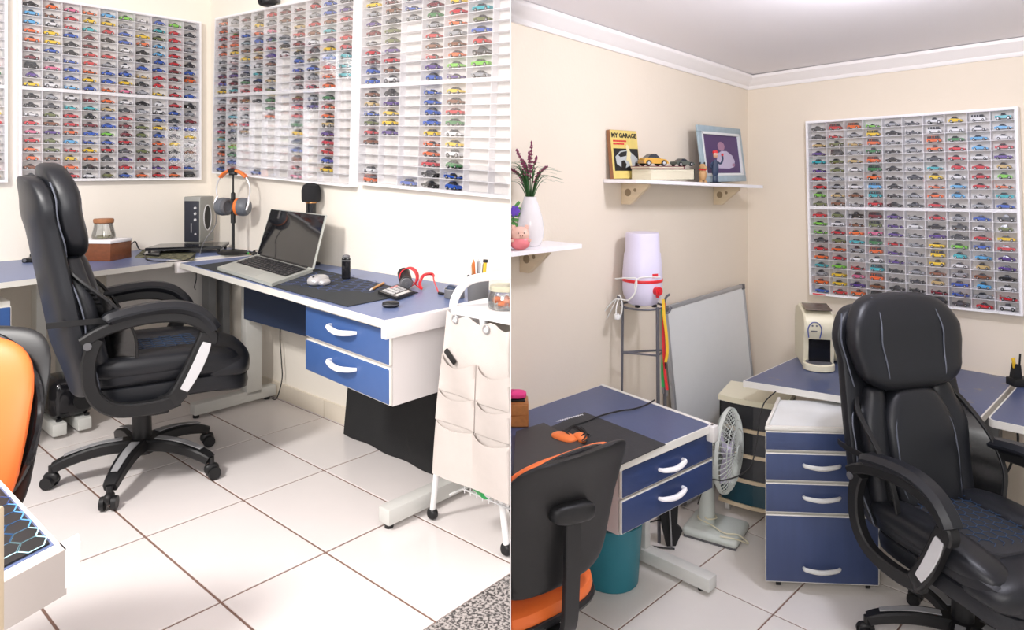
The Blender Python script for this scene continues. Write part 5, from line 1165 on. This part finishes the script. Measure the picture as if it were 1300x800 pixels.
hb = [(.088 * math.cos(a), oy, .088 * math.sin(a) * 1.08 - .088) for a in [math.radians(200 - 220 * k / 40) for k in range(41)]]
sides = g.part(MB().tube(hb, .0035, 8, m=Mh), 'wire_band', 'silver')
g.part(MB().band(hb[11:30], .030, .012, m=Mh, side=(0, 1, 0), rnd_=.8), 'orange_band', 'orangeplastic'); g.part(MB().band(hb[18:23], .031, .0135, m=Mh, side=(0, 1, 0)), 'band_grip', 'black')
for sg in (-1, 1):
    cx_ = sg * .072
    yk = g.part(MB().tube(spline([hb[0 if sg < 0 else 40], (sg * .088, -.012, -.150), (sg * .082, -.02, -.185)], 5), .005, 8, m=Mh), 'yoke', 'silver')
    cup = T(sg * .048, 0, -.170) @ RZ(math.radians(sg * 8)) @ RY(PI / 2 * sg)
    g.part(MB().lathe([(.001, -.018), (.030, -.020), (.043, -.012), (.045, .006), (.042, .022), (.034, .030), (.001, .031)], 30, m=Mh @ cup), 'ear_cup', mat('headphone_grey', (.13, .14, .16), .45) if sg < 0 else bpy.data.materials['headphone_grey'])
    g.part(MB().tube([(.033 * math.cos(2 * PI * k / 28), .033 * math.sin(2 * PI * k / 28), -.020) for k in range(28)], .010, 8, m=Mh @ cup, close=True), 'ear_pad', 'orangeplastic' if sg > 0 else 'midgrey')
g.part(MB().tube(spline([Mh @ Vector(q) for q in [(-.075, -.02, -.20), (-.080, -.02, -.26), (-.11, -.05, -.33), (-.13, -.06, -.40), (-.08, -.08, -.418), (-.02, -.12, -.419)]], 6), .0025, 6), 'cord', 'midgrey')
# cables on and behind the left desk
def cable(room, pts, r, label, name='cable', m='cable', cat='cable'):
    q = spline(pts, 6); g = G(room, name, q[0].x, q[0].y, q[0].z, label, cat); g.part(MB().tube(q, r, 6), 'wire', m); return g
zc_ = ZA + .006
cable(L, [onA(166, 310, .16) + Vector((0, 0, .05)), onA(172, 305, .10) + Vector((0, 0, .06)), onA(178, 310, .10) + Vector((0, 0, .012)), onA(195, 305, .07) + Vector((0, 0, .012)), onA(215, 302, .05) + Vector((0, 0, .02)), onA(232, 300, .05) + Vector((0, 0, .02))], .0035, 'black cable running along the wall from the wooden box to the speaker')
cable(L, [onA(184, 326) + Vector((0, 0, .014)), onA(186, 330) + Vector((0, 0, .004)), onA(200, 333) + Vector((0, 0, .005)), onA(225, 333) + Vector((0, 0, .005)), onA(240, 330) + Vector((0, 0, .006)), onA(248, 324) + Vector((0, 0, .009))], .003, 'thin black cable curling in front of the camouflage mat')
rng = random.Random(5); P_ = []
for i in range(26):
    a = i * 1.1; c0 = Vector((.715, -.07, ZB + .010)); P_.append(c0 + Vector((.085 * math.cos(a) + rng.uniform(-.02, .02), .035 * math.sin(a * .9) + rng.uniform(-.01, .01), rng.uniform(0, .016))))
gg = cable(L, P_, .0035, 'tangle of black cables beside the open laptop, left-hand room', 'cable_tangle')
gg.part(MB().cyl(P_[3] + Vector((0, -.03, 0)), P_[3] + Vector((.03, -.035, 0)), .006, n=8), 'green_plug', 'green'); gg.part(MB().cyl(P_[3] + Vector((.032, -.035, 0)), P_[3] + Vector((.05, -.038, 0)), .005, n=8), 'yellow_plug', 'yellow')
cable(L, [L.at(249, 345, D=3.55), L.at(249, 355, D=3.55), L.at(247, 364, D=3.55), L.at(248, 368, D=3.55)], .0030, 'short black cable end dangling below the desk corner', 'dangling_cable')
cable(L, [Vector((.90, -.03, .47)), Vector((.885, -.03, .35)), Vector((.90, -.03, .22)), Vector((.905, -.03, .12)), Vector((.87, -.04, .015)), Vector((.84, -.05, .006))], .0030, 'thin black cable running down the wall beside the desk leg', 'wall_cable')
# desk mat with blue hexagons
z = ZB; dm = qd(L, [(248, 338), (441, 390), (531, 372), (398, 341), (330, 327)], z); dm = [(x, min(y, -.05)) for x, y in dm]; dm = dm[::-1] if area2(dm) < 0 else dm
g = G(L, 'desk_mat', 1.6, -.3, z, 'long black desk mat with blue hexagon print under the open laptop', 'desk mat'); g.part(MB().prism(dm, z + .0003, z + .003), 'mat', mat('mat_cloth', (.020, .024, .028), .8, bump=.4, bscale=260), smooth=False)
hm = MB(); c0 = L.at(405, 356, z=z); r_ = .026
for i in range(-6, 7):
    for j in range(-4, 5):
        hx, hy = c0.x + i * r_ * 1.732 * 1.35 + (j % 2) * r_ * .866 * 1.35, c0.y + j * r_ * 1.5
        if (i / 6.5) ** 2 + (j / 4) ** 2 > 1 or rng.random() < .15: continue
        for k in range(6):
            a0, a1 = math.radians(60 * k + 30), math.radians(60 * k + 90); v4 = []
            for rr_, aa in ((r_ * .80, a0), (r_ * .95, a0), (r_ * .95, a1), (r_ * .80, a1)): v4.append((hx + 1.35 * rr_ * math.cos(aa), hy + rr_ * math.sin(aa), z + .0034))
            hm.add(v4, [(0, 1, 2, 3)])
g.part(hm, 'hexagon_print', mat('faded_blue_print', (.035, .07, .22), .6), smooth=False)
# open laptop
zl = ZB + .0035; q4 = [L.at(u, v, z=zl + .010) for u, v in ((276, 340), (345, 361), (397, 343), (326, 324))]; q4[3].y = min(q4[3].y, -.10); q4[2].y = min(q4[2].y, -.11)
FL, FR, BR, BL = [Vector((q.x, q.y, 0)) for q in q4]
g = G(L, 'open_laptop', FL.x, FL.y, zl, 'open silver laptop with dark screen on the desk mat', 'laptop')
def bil(s, t, z): q = FL.lerp(FR, s).lerp(BL.lerp(BR, s), t); return Vector((q.x, q.y, z))
def bslab(s0, s1, t0, t1, z0, z1): return [bil(s, t, z) for z in (z0, z1) for s, t in ((s0, t0), (s1, t0), (s1, t1), (s0, t1))]
BF = [(3, 2, 1, 0), (4, 5, 6, 7), (0, 1, 5, 4), (1, 2, 6, 5), (2, 3, 7, 6), (3, 0, 4, 7)]
base = g.part(MB().add(bslab(0, 1, 0, 1, zl, zl + .014), BF), 'base', mat('laptop_silver', (.52, .54, .50), .35, .3), smooth=False)
g.part(MB().add(bslab(.05, .95, .38, .94, zl + .014, zl + .0145), BF), 'keyboard_well', 'black', smooth=False, parent=base)
kb = MB()
for r_i in range(6):
    for c_i in range(15):
        s0 = .06 + c_i * .0587; t0 = .395 + r_i * .088; kb.add(bslab(s0 + .004, s0 + .050, t0 + .008, t0 + .074, zl + .0145, zl + .018), BF)
o_ = g.part(kb, 'keys', mat('laptop_keys', (.03, .03, .033), .5), smooth=False, parent=base); o_['kind'] = 'stuff'
g.part(MB().add(bslab(.33, .66, .05, .33, zl + .014, zl + .0146), BF), 'touchpad', mat('touchpad_silver', (.46, .48, .45), .3, .3), smooth=False, parent=base)
dBL = L.at(326, 215, y=BL.y); t1_, t2_ = Vector((BL.x, BL.y, zl + .014)), Vector((BR.x, BR.y, zl + .014))
def Dof(p): return Vector(L.w(p.x, p.y, p.z)).y
u1, u2 = L.at(344, 265, D=Dof(t1_) + .04), L.at(414, 273, D=Dof(t2_) + .07)
nn = (u1 - t1_).cross(t2_ - t1_).normalized() * .007
if nn.y < 0: nn = -nn
g.part(MB().add([t1_, t2_, u2, u1, t1_ + nn, t2_ + nn, u2 + nn, u1 + nn], [(0, 1, 2, 3), (7, 6, 5, 4), (0, 4, 5, 1), (1, 5, 6, 2), (2, 6, 7, 3), (3, 7, 4, 0)]), 'lid', bpy.data.materials['laptop_silver'], smooth=False)
def sp(s, t): return t1_.lerp(t2_, s).lerp(u1.lerp(u2, s), t) - nn * .09
g.part(MB().add([sp(.012, .02), sp(.988, .02), sp(.985, .985), sp(.012, .985)], [(0, 1, 2, 3)]), 'screen', mat('laptop_screen', (.010, .010, .012), .05), smooth=False)
g.part(MB().tube([bil(.08, 1.0, zl + .016), bil(.92, 1.0, zl + .016)], .006, 8), 'hinge', 'black')
# microphone behind the laptop
p = Vector((1.335, -.060, ZB)); pc = L.at(395, 215, y=-.062); p = Vector((pc.x, -.062, ZB)); Mz = VL(p); dm_ = Dof(p)
zt_ = CZ - L.fz - (232 - PY) * dm_ / F; zb_ = CZ - L.fz - (256 - PY) * dm_ / F
g = G(L, 'microphone', p.x, p.y, ZB, 'black desk microphone with foam cap behind the open laptop', 'microphone')
hfo = zt_ - zb_
g.part(MB().lathe([(.044, zb_ - ZB), (.047, zb_ - ZB + .01), (.048, zb_ - ZB + hfo * .6), (.040, zb_ - ZB + hfo * .86), (.020, zt_ - ZB - .002), (.001, zt_ - ZB)], 32, m=Mz), 'foam_cap', mat('foam', (.012, .012, .014), .95, bump=.8, bscale=500))
g.part(MB().lathe([(.024, .15), (.025, zb_ - ZB - .006), (.025, zb_ - ZB + .004)], 28, m=Mz), 'body', 'blackgloss'); g.part(MB().lathe([(.0285, zb_ - ZB - .008), (.0285, zb_ - ZB + .001)], 28, m=Mz), 'copper_ring', mat('copper', (.5, .25, .1), .3, .8))
g.part(MB().lathe([(.045, .0005), (.045, .008), (.010, .014), (.008, .15), (.026, .152)], 28, m=Mz), 'stand', 'black')
for sg in (-1, 1): g.part(MB().sq(.010, .006, .008, m=Mz @ T(sg * .036, 0, .17)), 'clamp_knob', 'black')
# mouse, lighter-like vape, pen, calculator, round puck, red coiled cable microphone, tape, pens
p = onB(404, 362); Mz = VL(p, -18) @ T(0, 0, .0035); g = G(L, 'computer_mouse', p.x, p.y, ZB, 'silver sculpted computer mouse on the desk mat', 'mouse'); g.part(MB().sq(.034, .055, .022, .8, .75, 14, 26, fn=lambda q: Vector((q.x, q.y, max(.0, q.z + .019 - .12 * q.y * q.y * 10))), m=Mz), 'body', mat('mouse_silver', (.50, .49, .50), .25, .3))
g.part(MB().sq(.020, .032, .014, .8, .8, 10, 18, fn=lambda q: q + Vector((.034, -.008, .012)), m=Mz), 'thumb_rest', bpy.data.materials['mouse_silver']); g.part(MB().cyl((-.002, -.034, .034), (.004, -.034, .034), .007, n=14, m=Mz), 'wheel', 'black')
p = onB(439.5, 355); Mz = VL(p) @ T(0, 0, .0035); g = G(L, 'vaporiser', p.x, p.y, ZB, 'slim upright black device standing on the desk mat', 'device'); sc2 = Dof(p) / 3.2
g.part(MB().sq(.0195 * sc2, .012, .049 * sc2, .18, .5, 16, 24, fn=lambda q: q + Vector((0, 0, .049 * sc2)), m=Mz), 'body', 'blackgloss'); g.part(MB().box(-.0198 * sc2, .0198 * sc2, -.0123, .0123, .082 * sc2, .085 * sc2, m=Mz), 'metal_band', 'steel'); g.part(MB().sq(.016, .010, .010, .7, .7, m=Mz @ T(0, 0, .100 * sc2)), 'mouthpiece', 'midgrey')
a, b = onB(470, 371), onB(487, 362); zz = ZB + .0085; g = G(L, 'pen', a.x, a.y, ZB, 'short orange pen lying on the desk mat', 'pen'); a.z = b.z = zz
g.part(MB().cyl(a.lerp(b, .12), b, .0052, n=12), 'barrel', mat('pen_orange', (.62, .28, .05), .4)); g.part(MB().cyl(a, a.lerp(b, .12), .003, .0052, n=12), 'tip', 'silver')
cq = qd(L, [(480, 371), (503, 379), (526, 371), (505, 362)], ZB + .01); cq = cq if area2(cq) > 0 else cq[::-1]; g = G(L, 'calculator', cq[0][0], cq[0][1], ZB, 'black pocket calculator on the right end of the desk mat', 'calculator')
g.part(MB().prism(cq, ZB + .0035, ZB + .014), 'body', 'black', smooth=False); c4 = [Vector((*q, 0)) for q in cq]
def cb(s, t): q = c4[0].lerp(c4[1], s).lerp(c4[3].lerp(c4[2], s), t); return (q.x, q.y)
kk = MB()
for i in range(5):
    for j in range(4):
        s0 = .10 + i * .125; t0 = .12 + j * .20; kk.prism([cb(s0, t0), cb(s0 + .09, t0), cb(s0 + .09, t0 + .14), cb(s0, t0 + .14)], ZB + .014, ZB + .0165, mi=1 if i == 0 and j > 1 else 0)
o_ = g.part(kk, 'keys', ['silver', 'pink'], smooth=False); o_['kind'] = 'stuff'; g.part(MB().prism([cb(.76, .12), cb(.93, .12), cb(.93, .88), cb(.76, .88)], ZB + .014, ZB + .0146), 'display', 'greyboard', smooth=False)
p = onB(496, 390); Mz = VL(p, 10) @ T(0, 0, .0004); g = G(L, 'round_case', p.x, p.y, ZB, 'small black oval puck near the front edge of the desk', 'puck'); g.part(MB().sq(.030, .024, .010, .5, 1, 12, 30, m=Mz @ T(0, 0, .010)), 'body', 'black'); g.part(MB().tube([(.0302 * math.cos(t), .0242 * math.sin(t), .010) for t in [2 * PI * i / 30 for i in range(30)]], .0012, 6, m=Mz, close=True), 'seam', 'midgrey')
p = onB(516, 366, -.08); Mz = VL(p, 20); g = G(L, 'camera_microphone', p.x, p.y, ZB, 'short black microphone wrapped in a red coiled cable', 'microphone')
g.part(MB().cyl((-.008, -.035, .027), (-.002, .045, .055), .026, n=24, m=Mz), 'body', 'black'); g.part(MB().cyl((-.0085, -.042, .0255), (-.008, -.034, .027), .020, .027, n=24, m=Mz).cyl((-.0086, -.046, .025), (-.0085, -.041, .0255), .007, n=12, m=Mz), 'front_ring', 'midgrey')
for k in range(4):
    g.part(MB().tube([(.004 + k * .006 + .034 * math.cos(t), -.01 + k * .012 + .012 * math.sin(t), .044 + .036 * math.sin(t)) for t in [2 * PI * i / 22 for i in range(22)]], .0022, 6, m=Mz, close=True), 'cable_loop', 'red')
q0 = [onB(524, 364) + Vector((0, 0, .02)), onB(535, 369) + Vector((0, 0, .006)), onB(533, 366) + Vector((0, 0, .02)), onB(538, 365) + Vector((0, 0, .050)), onB(549, 362) + Vector((0, 0, .045)), onB(551, 366) + Vector((0, 0, .03)), onB(557, 374) + Vector((0, 0, .006))]
cl = MB().tube(spline(q0, 6), [.003 if i < 8 or i > 26 else .0062 for i in range(37)], 8); g.part(cl, 'coiled_cable', 'red'); e = onB(557, 374) + Vector((0, 0, .006)); g.part(MB().cyl(e, onB(563, 375) + Vector((0, 0, .005)), .0055, n=8), 'jack', 'black')
p = onB(577, 378); Mz = VL(p) @ T(0, 0, .0004); g = G(L, 'mesh_tray', p.x, p.y, ZB, 'low round grey mesh pot with black bits beside the pen holder', 'pot')
g.part(MB().lathe([(.036, 0), (.038, .002), (.038, .034), (.036, .034), (.035, .004), (.001, .003)], 30, m=Mz), 'pot', mat('grey_mesh', (.20, .20, .21), .5, .3, bump=1, bscale=900)); g.part(MB().tube([(.037 * math.cos(t), .037 * math.sin(t), .034) for t in [2 * PI * i / 30 for i in range(30)]], .0016, 6, m=Mz, close=True), 'rim', 'grey')
g.part(MB().sq(.026, .020, .014, .6, .6, m=Mz @ T(-.004, 0, .030) @ RY(.3)), 'contents', 'navy')
p = onB(607, 386); Mz = VL(p) @ T(0, 0, .0004); g = G(L, 'pen_holder', p.x, p.y, ZB, 'tall grey mesh pen holder full of pens behind the white trolley', 'pen holder'); hh_ = .105 * Dof(p) / 2.6
g.part(MB().lathe([(.036, 0), (.037, .002), (.040, hh_), (.038, hh_), (.035, .004), (.001, .003)], 32, m=Mz), 'cup', bpy.data.materials['grey_mesh']); g.part(MB().tube([(.0395 * math.cos(t), .0395 * math.sin(t), hh_) for t in [2 * PI * i / 30 for i in range(30)]], .0018, 6, m=Mz, close=True), 'rim', 'grey')
for k, (dx, dy, tx, ty, ln_, mm_, rr_) in enumerate(((-.025, 0, -.032, 0, .155, 'white', .0035), (-.012, .01, -.016, .012, .148, 'orangeplastic', .004), (-.014, -.01, -.020, -.012, .140, 'wood2', .004), (-.004, .008, .0, .012, .150, 'steel', .004), (.004, -.006, .006, -.010, .148, 'grey', .0045), (.012, .004, .020, .006, .142, 'midgrey', .004), (.018, -.004, .026, -.006, .150, 'yellow', .006))):
    gp = G(L, 'pen', p.x, p.y, ZB + .01, ('white', 'orange', 'wooden', 'steel', 'grey', 'graphite', 'yellow-barrelled')[k] + ' pen standing in the grey mesh pen holder', 'pen', 'pens in the mesh holder')
    a, b = Mz @ Vector((dx * .7, dy * .7, .006)), Mz @ Vector((tx, ty, ln_)); gp.part(MB().cyl(a, b, rr_, n=8), 'barrel', mm_); gp.part(MB().cyl(b, b + (b - a).normalized() * .010, rr_ * (1.5 if k == 6 else .8), rr_ * (1.4 if k == 6 else .3), n=8), 'cap', 'black' if k == 6 else mm_)
# black camera above the middle case
p = L.at(335, 0, y=-.055); g = G(L, 'security_camera', p.x, -.03, p.z, 'small black camera fixed to the wall above the middle case', 'camera')
q = L.at(335, 7.5, y=-.085); g.part(MB().sq(.052, .045, .032, .6, .8, 14, 26, fn=lambda w: w + Vector((q.x, -.065, q.z + .034))), 'housing', 'black'); g.part(MB().box(q.x - .03, q.x + .03, -.03, -.0005, q.z + .03, q.z + .10, bev=.004), 'bracket', 'midgrey'); g.part(MB().cyl((q.x + .005, -.105, q.z + .026), (q.x + .006, -.113, q.z + .024), .014, n=16), 'lens', 'blackgloss')
# =============================================================== white trolley with canvas organiser
yt = -.455
def tp(u, v, y=yt): return L.at(u, v, y=y)
g = G(L, 'trolley', 2.75, -.42, 0, 'white metal trolley with hanging canvas pockets beside the desk', 'trolley')
fl_t, fl_b = tp(572, 398), tp(551, 655); fl_b = L.at(549, 659, z=0)
fr_b = L.at(643, 705, z=0); fr_t = Vector((fr_b.x - .02 + .03, yt, fl_t.z))
TZ = .80
lx0, lx1 = fl_t.x + .015, fl_t.x + .62
yb_ = -.13
def leg(a, b, nm='leg'):
    o = g.part(MB().tube([a, b], .0105, 12), nm, 'cartwhite'); g.part(MB().sq(.021, .017, .020, .8, .8, 12, 18, fn=lambda w: w + Vector((b[0], b[1], .0205))), 'castor', 'black', parent=o); return o
leg(Vector((lx0, yt, TZ)), Vector((fl_b.x, fl_b.y, .03))); leg(Vector((fr_b.x - .01, yt, TZ)), Vector((fr_b.x, fr_b.y, .03))); leg(Vector((lx0, yb_, TZ)), Vector((lx0 - .02, yb_, .03)))
# handle: from the front left corner up and along the trolley
hd_ = spline([(lx0, yt, TZ - .02), (lx0 + .004, yt, TZ + .035), (lx0 + .05, yt + .01, TZ + .095), (lx0 + .13, yt + .03, TZ + .12), (lx0 + .30, yt + .08, TZ + .135), (lx0 + .5, yt + .12, TZ + .14)], 7)
g.part(MB().tube(hd_, .014, 14), 'handle', 'cartwhite'); g.part(MB().cyl((lx0 - .002, yt - .016, TZ + .0), (lx0 - .002, yt - .008, TZ + .0), .006, n=10), 'screw', 'steel')
tz = TZ + .010
g.part(MB().box(lx0 - .005, lx1, yt, yb_, tz - .004, tz).box(lx0 - .008, lx1, yt - .004, yt + .002, tz - .022, tz + .006).box(lx0 - .008, lx0 - .003, yt, yb_, tz - .022, tz + .006).box(lx0 - .005, lx1, yb_ - .003, yb_ + .003, tz - .022, tz + .006), 'tray', 'cartwhite', smooth=False)
# lower wire basket
bz = .185; wb_ = MB(); 
for zz in (bz, bz + .10): wb_.tube([(lx0 - .02, yt + .06, zz), (lx1, yt + .06, zz)], .003, 6).tube([(lx0 - .02, yb_, zz), (lx1, yb_, zz)], .003, 6).tube([(lx0 - .02, yt, zz), (lx0 - .02, yb_, zz)], .003, 6)
for k in range(20):
    xx = lx0 - .01 + k * .028; wb_.tube([(xx, yt + .06, bz + .10), (xx, yt + .06, bz - .012)], .0018, 5).tube([(xx, yt + .06, bz), (xx, yb_, bz)], .0018, 5)
o_ = g.part(wb_, 'wire_basket', 'cartwhite'); 
cut_at_divider(g.o, -1)
# canvas
g = G(L, 'canvas_organiser', 2.75, yt, .3, 'cream canvas organiser with three rows of pockets hanging on the trolley', 'organiser')
cTL, cTR, cBL, cBR = tp(566, 394, yt - .022), tp(655, 420, yt - .022), tp(549, 600, yt - .022), tp(655, 643, yt - .022)
def cv(s, t, off=0):
    q = cBL.lerp(cBR, s).lerp(cTL.lerp(cTR, s), t); q.y = yt - .022 - off - .004 * math.sin(s * 9 + t * 5); return q
def sheet(s0, s1, t0, t1, offf, topf=None, n=14, k=12, th=.0025):
    rings = []
    for i in range(n + 1):
        s = s0 + (s1 - s0) * i / n; tt = topf(i / n) if topf else t1
        f = [cv(s, t0 + (tt - t0) * j / k, offf(i / n, j / k)) for j in range(k + 1)]; rings.append(f + [q + Vector((0, th, 0)) for q in f[::-1]])
    return MB().loft(rings)
g.part(sheet(0, 1, 0, 1, lambda a, b: 0, topf=lambda a: 1 - .03 * math.sin(a * PI * 3) ** 2), 'back_sheet', 'fabric')
def pocket(s0, s1, t0, t1, bulge, sag): g.part(sheet(s0, s1, t0, t1, lambda a, b: .004 + bulge * math.sin(PI * a) ** .7 * b ** 1.2, topf=lambda a: t1 - sag * math.sin(PI * a)), 'pocket', 'fabric', angle=60)
pocket(.0, .50, .52, .74, .030, .045); pocket(.52, .98, .52, .74, .030, .04)
pocket(.0, .50, .34, .53, .028, .03); pocket(.52, .98, .34, .54, .030, .035)
pocket(.01, .52, .0, .335, .022, .02); pocket(.48, 1.0, .0, .345, .030, .03)
for s_i, t_i in ((.16, .965), (.60, .955)):
    q = cv(s_i, t_i, .002); g.part(MB().tube([(q.x + .012 * math.cos(a), q.y - .001, q.z + .012 * math.sin(a)) for a in [2 * PI * i / 20 for i in range(20)]], .0032, 8, close=True), 'eyelet', 'steel'); g.part(MB().cyl((q.x, q.y - .001, q.z), (q.x, q.y + .001, q.z), .010, n=16), 'eyelet_hole', 'greyboard')
cut_at_divider(g.o, -1)
q = cv(.13, .735, .010); g = G(L, 'sunglasses', q.x, q.y, q.z, 'black folded sunglasses poking out of the upper left canvas pocket', 'sunglasses'); Mz = T(q.x, q.y, q.z) @ RY(math.radians(38))
g.part(MB().box(-.028, .030, -.004, .004, -.006, .012, m=Mz, bev=.003), 'frame', 'black'); g.part(MB().tube([(-.028, .004, .008), (.02, .008, -.012)], .003, 6, m=Mz), 'temple', 'black')
# jar on the trolley's tray
pj = L.at(648 - 3, 215, y=yt + .08); jx = L.at(640, 215, y=yt + .09).x; g = G(L, 'snack_jar', jx, yt + .09, tz, 'glass jar with orange sweets on the white trolley, by the dividing wall', 'jar'); Mj = T(jx, yt + .09, tz + .0005)
g.part(MB().lathe([(.045, 0), (.052, .006), (.054, .030), (.050, .052), (.044, .060), (.041, .060), (.047, .050), (.050, .030), (.048, .008), (.001, .005)], 36, m=Mj), 'glass', 'glass'); g.part(MB().lathe([(.046, .060), (.047, .064), (.047, .074), (.044, .077), (.001, .077)], 36, m=Mj), 'lid', mat('pale_gold_lid', (.62, .60, .45), .35, .3))
sw = MB(); 
for k in range(14): sw.sq(.013, .009, .007, .8, .8, 6, 10, m=Mj @ T(.028 * math.cos(k * 2.4) * (k / 14) ** .5 * 1.2, .028 * math.sin(k * 2.4) * (k / 14) ** .5 * 1.2, .013 + .0018 * (k % 8) * 1.6) @ RZ(k) @ RX(k * .7))
o_ = g.part(sw, 'sweets', 'orangeplastic'); o_['kind'] = 'stuff'; cut_at_divider(g.o, -1)
q = Vector((L.at(612, 215, y=yt + .06).x, yt + .06, bz + .004)); g = G(L, 'green_bottle', q.x, q.y, q.z, 'green plastic item lying in the wire basket of the trolley', 'bottle'); g.part(MB().cyl((q.x - .05, q.y + .02, q.z + .022), (q.x + .03, q.y - .01, q.z + .022), .021, n=16), 'body', 'green'); g.part(MB().cyl((q.x + .03, q.y - .01, q.z + .022), (q.x + .045, q.y - .0155, q.z + .022), .010, n=12), 'cap', 'white')
# beige cupboard edge at the lower left corner of the photo
pb = L.at(7.5, 660, D=.74); X0 = (7.5 - PX) / F * .74; zt2 = CZ - (640 - PY) / F * .74
o = MB().box(X0 - .040, X0, .70, .74, L.fz, zt2, bev=.004).build('wooden_post', mat('beige_board', (.62, .50, .34), .5, noise=.1, nscale=12, stretch=(6, 6, 1))); tag(o, 'beige wooden post at the bottom left corner of the photo', 'post')
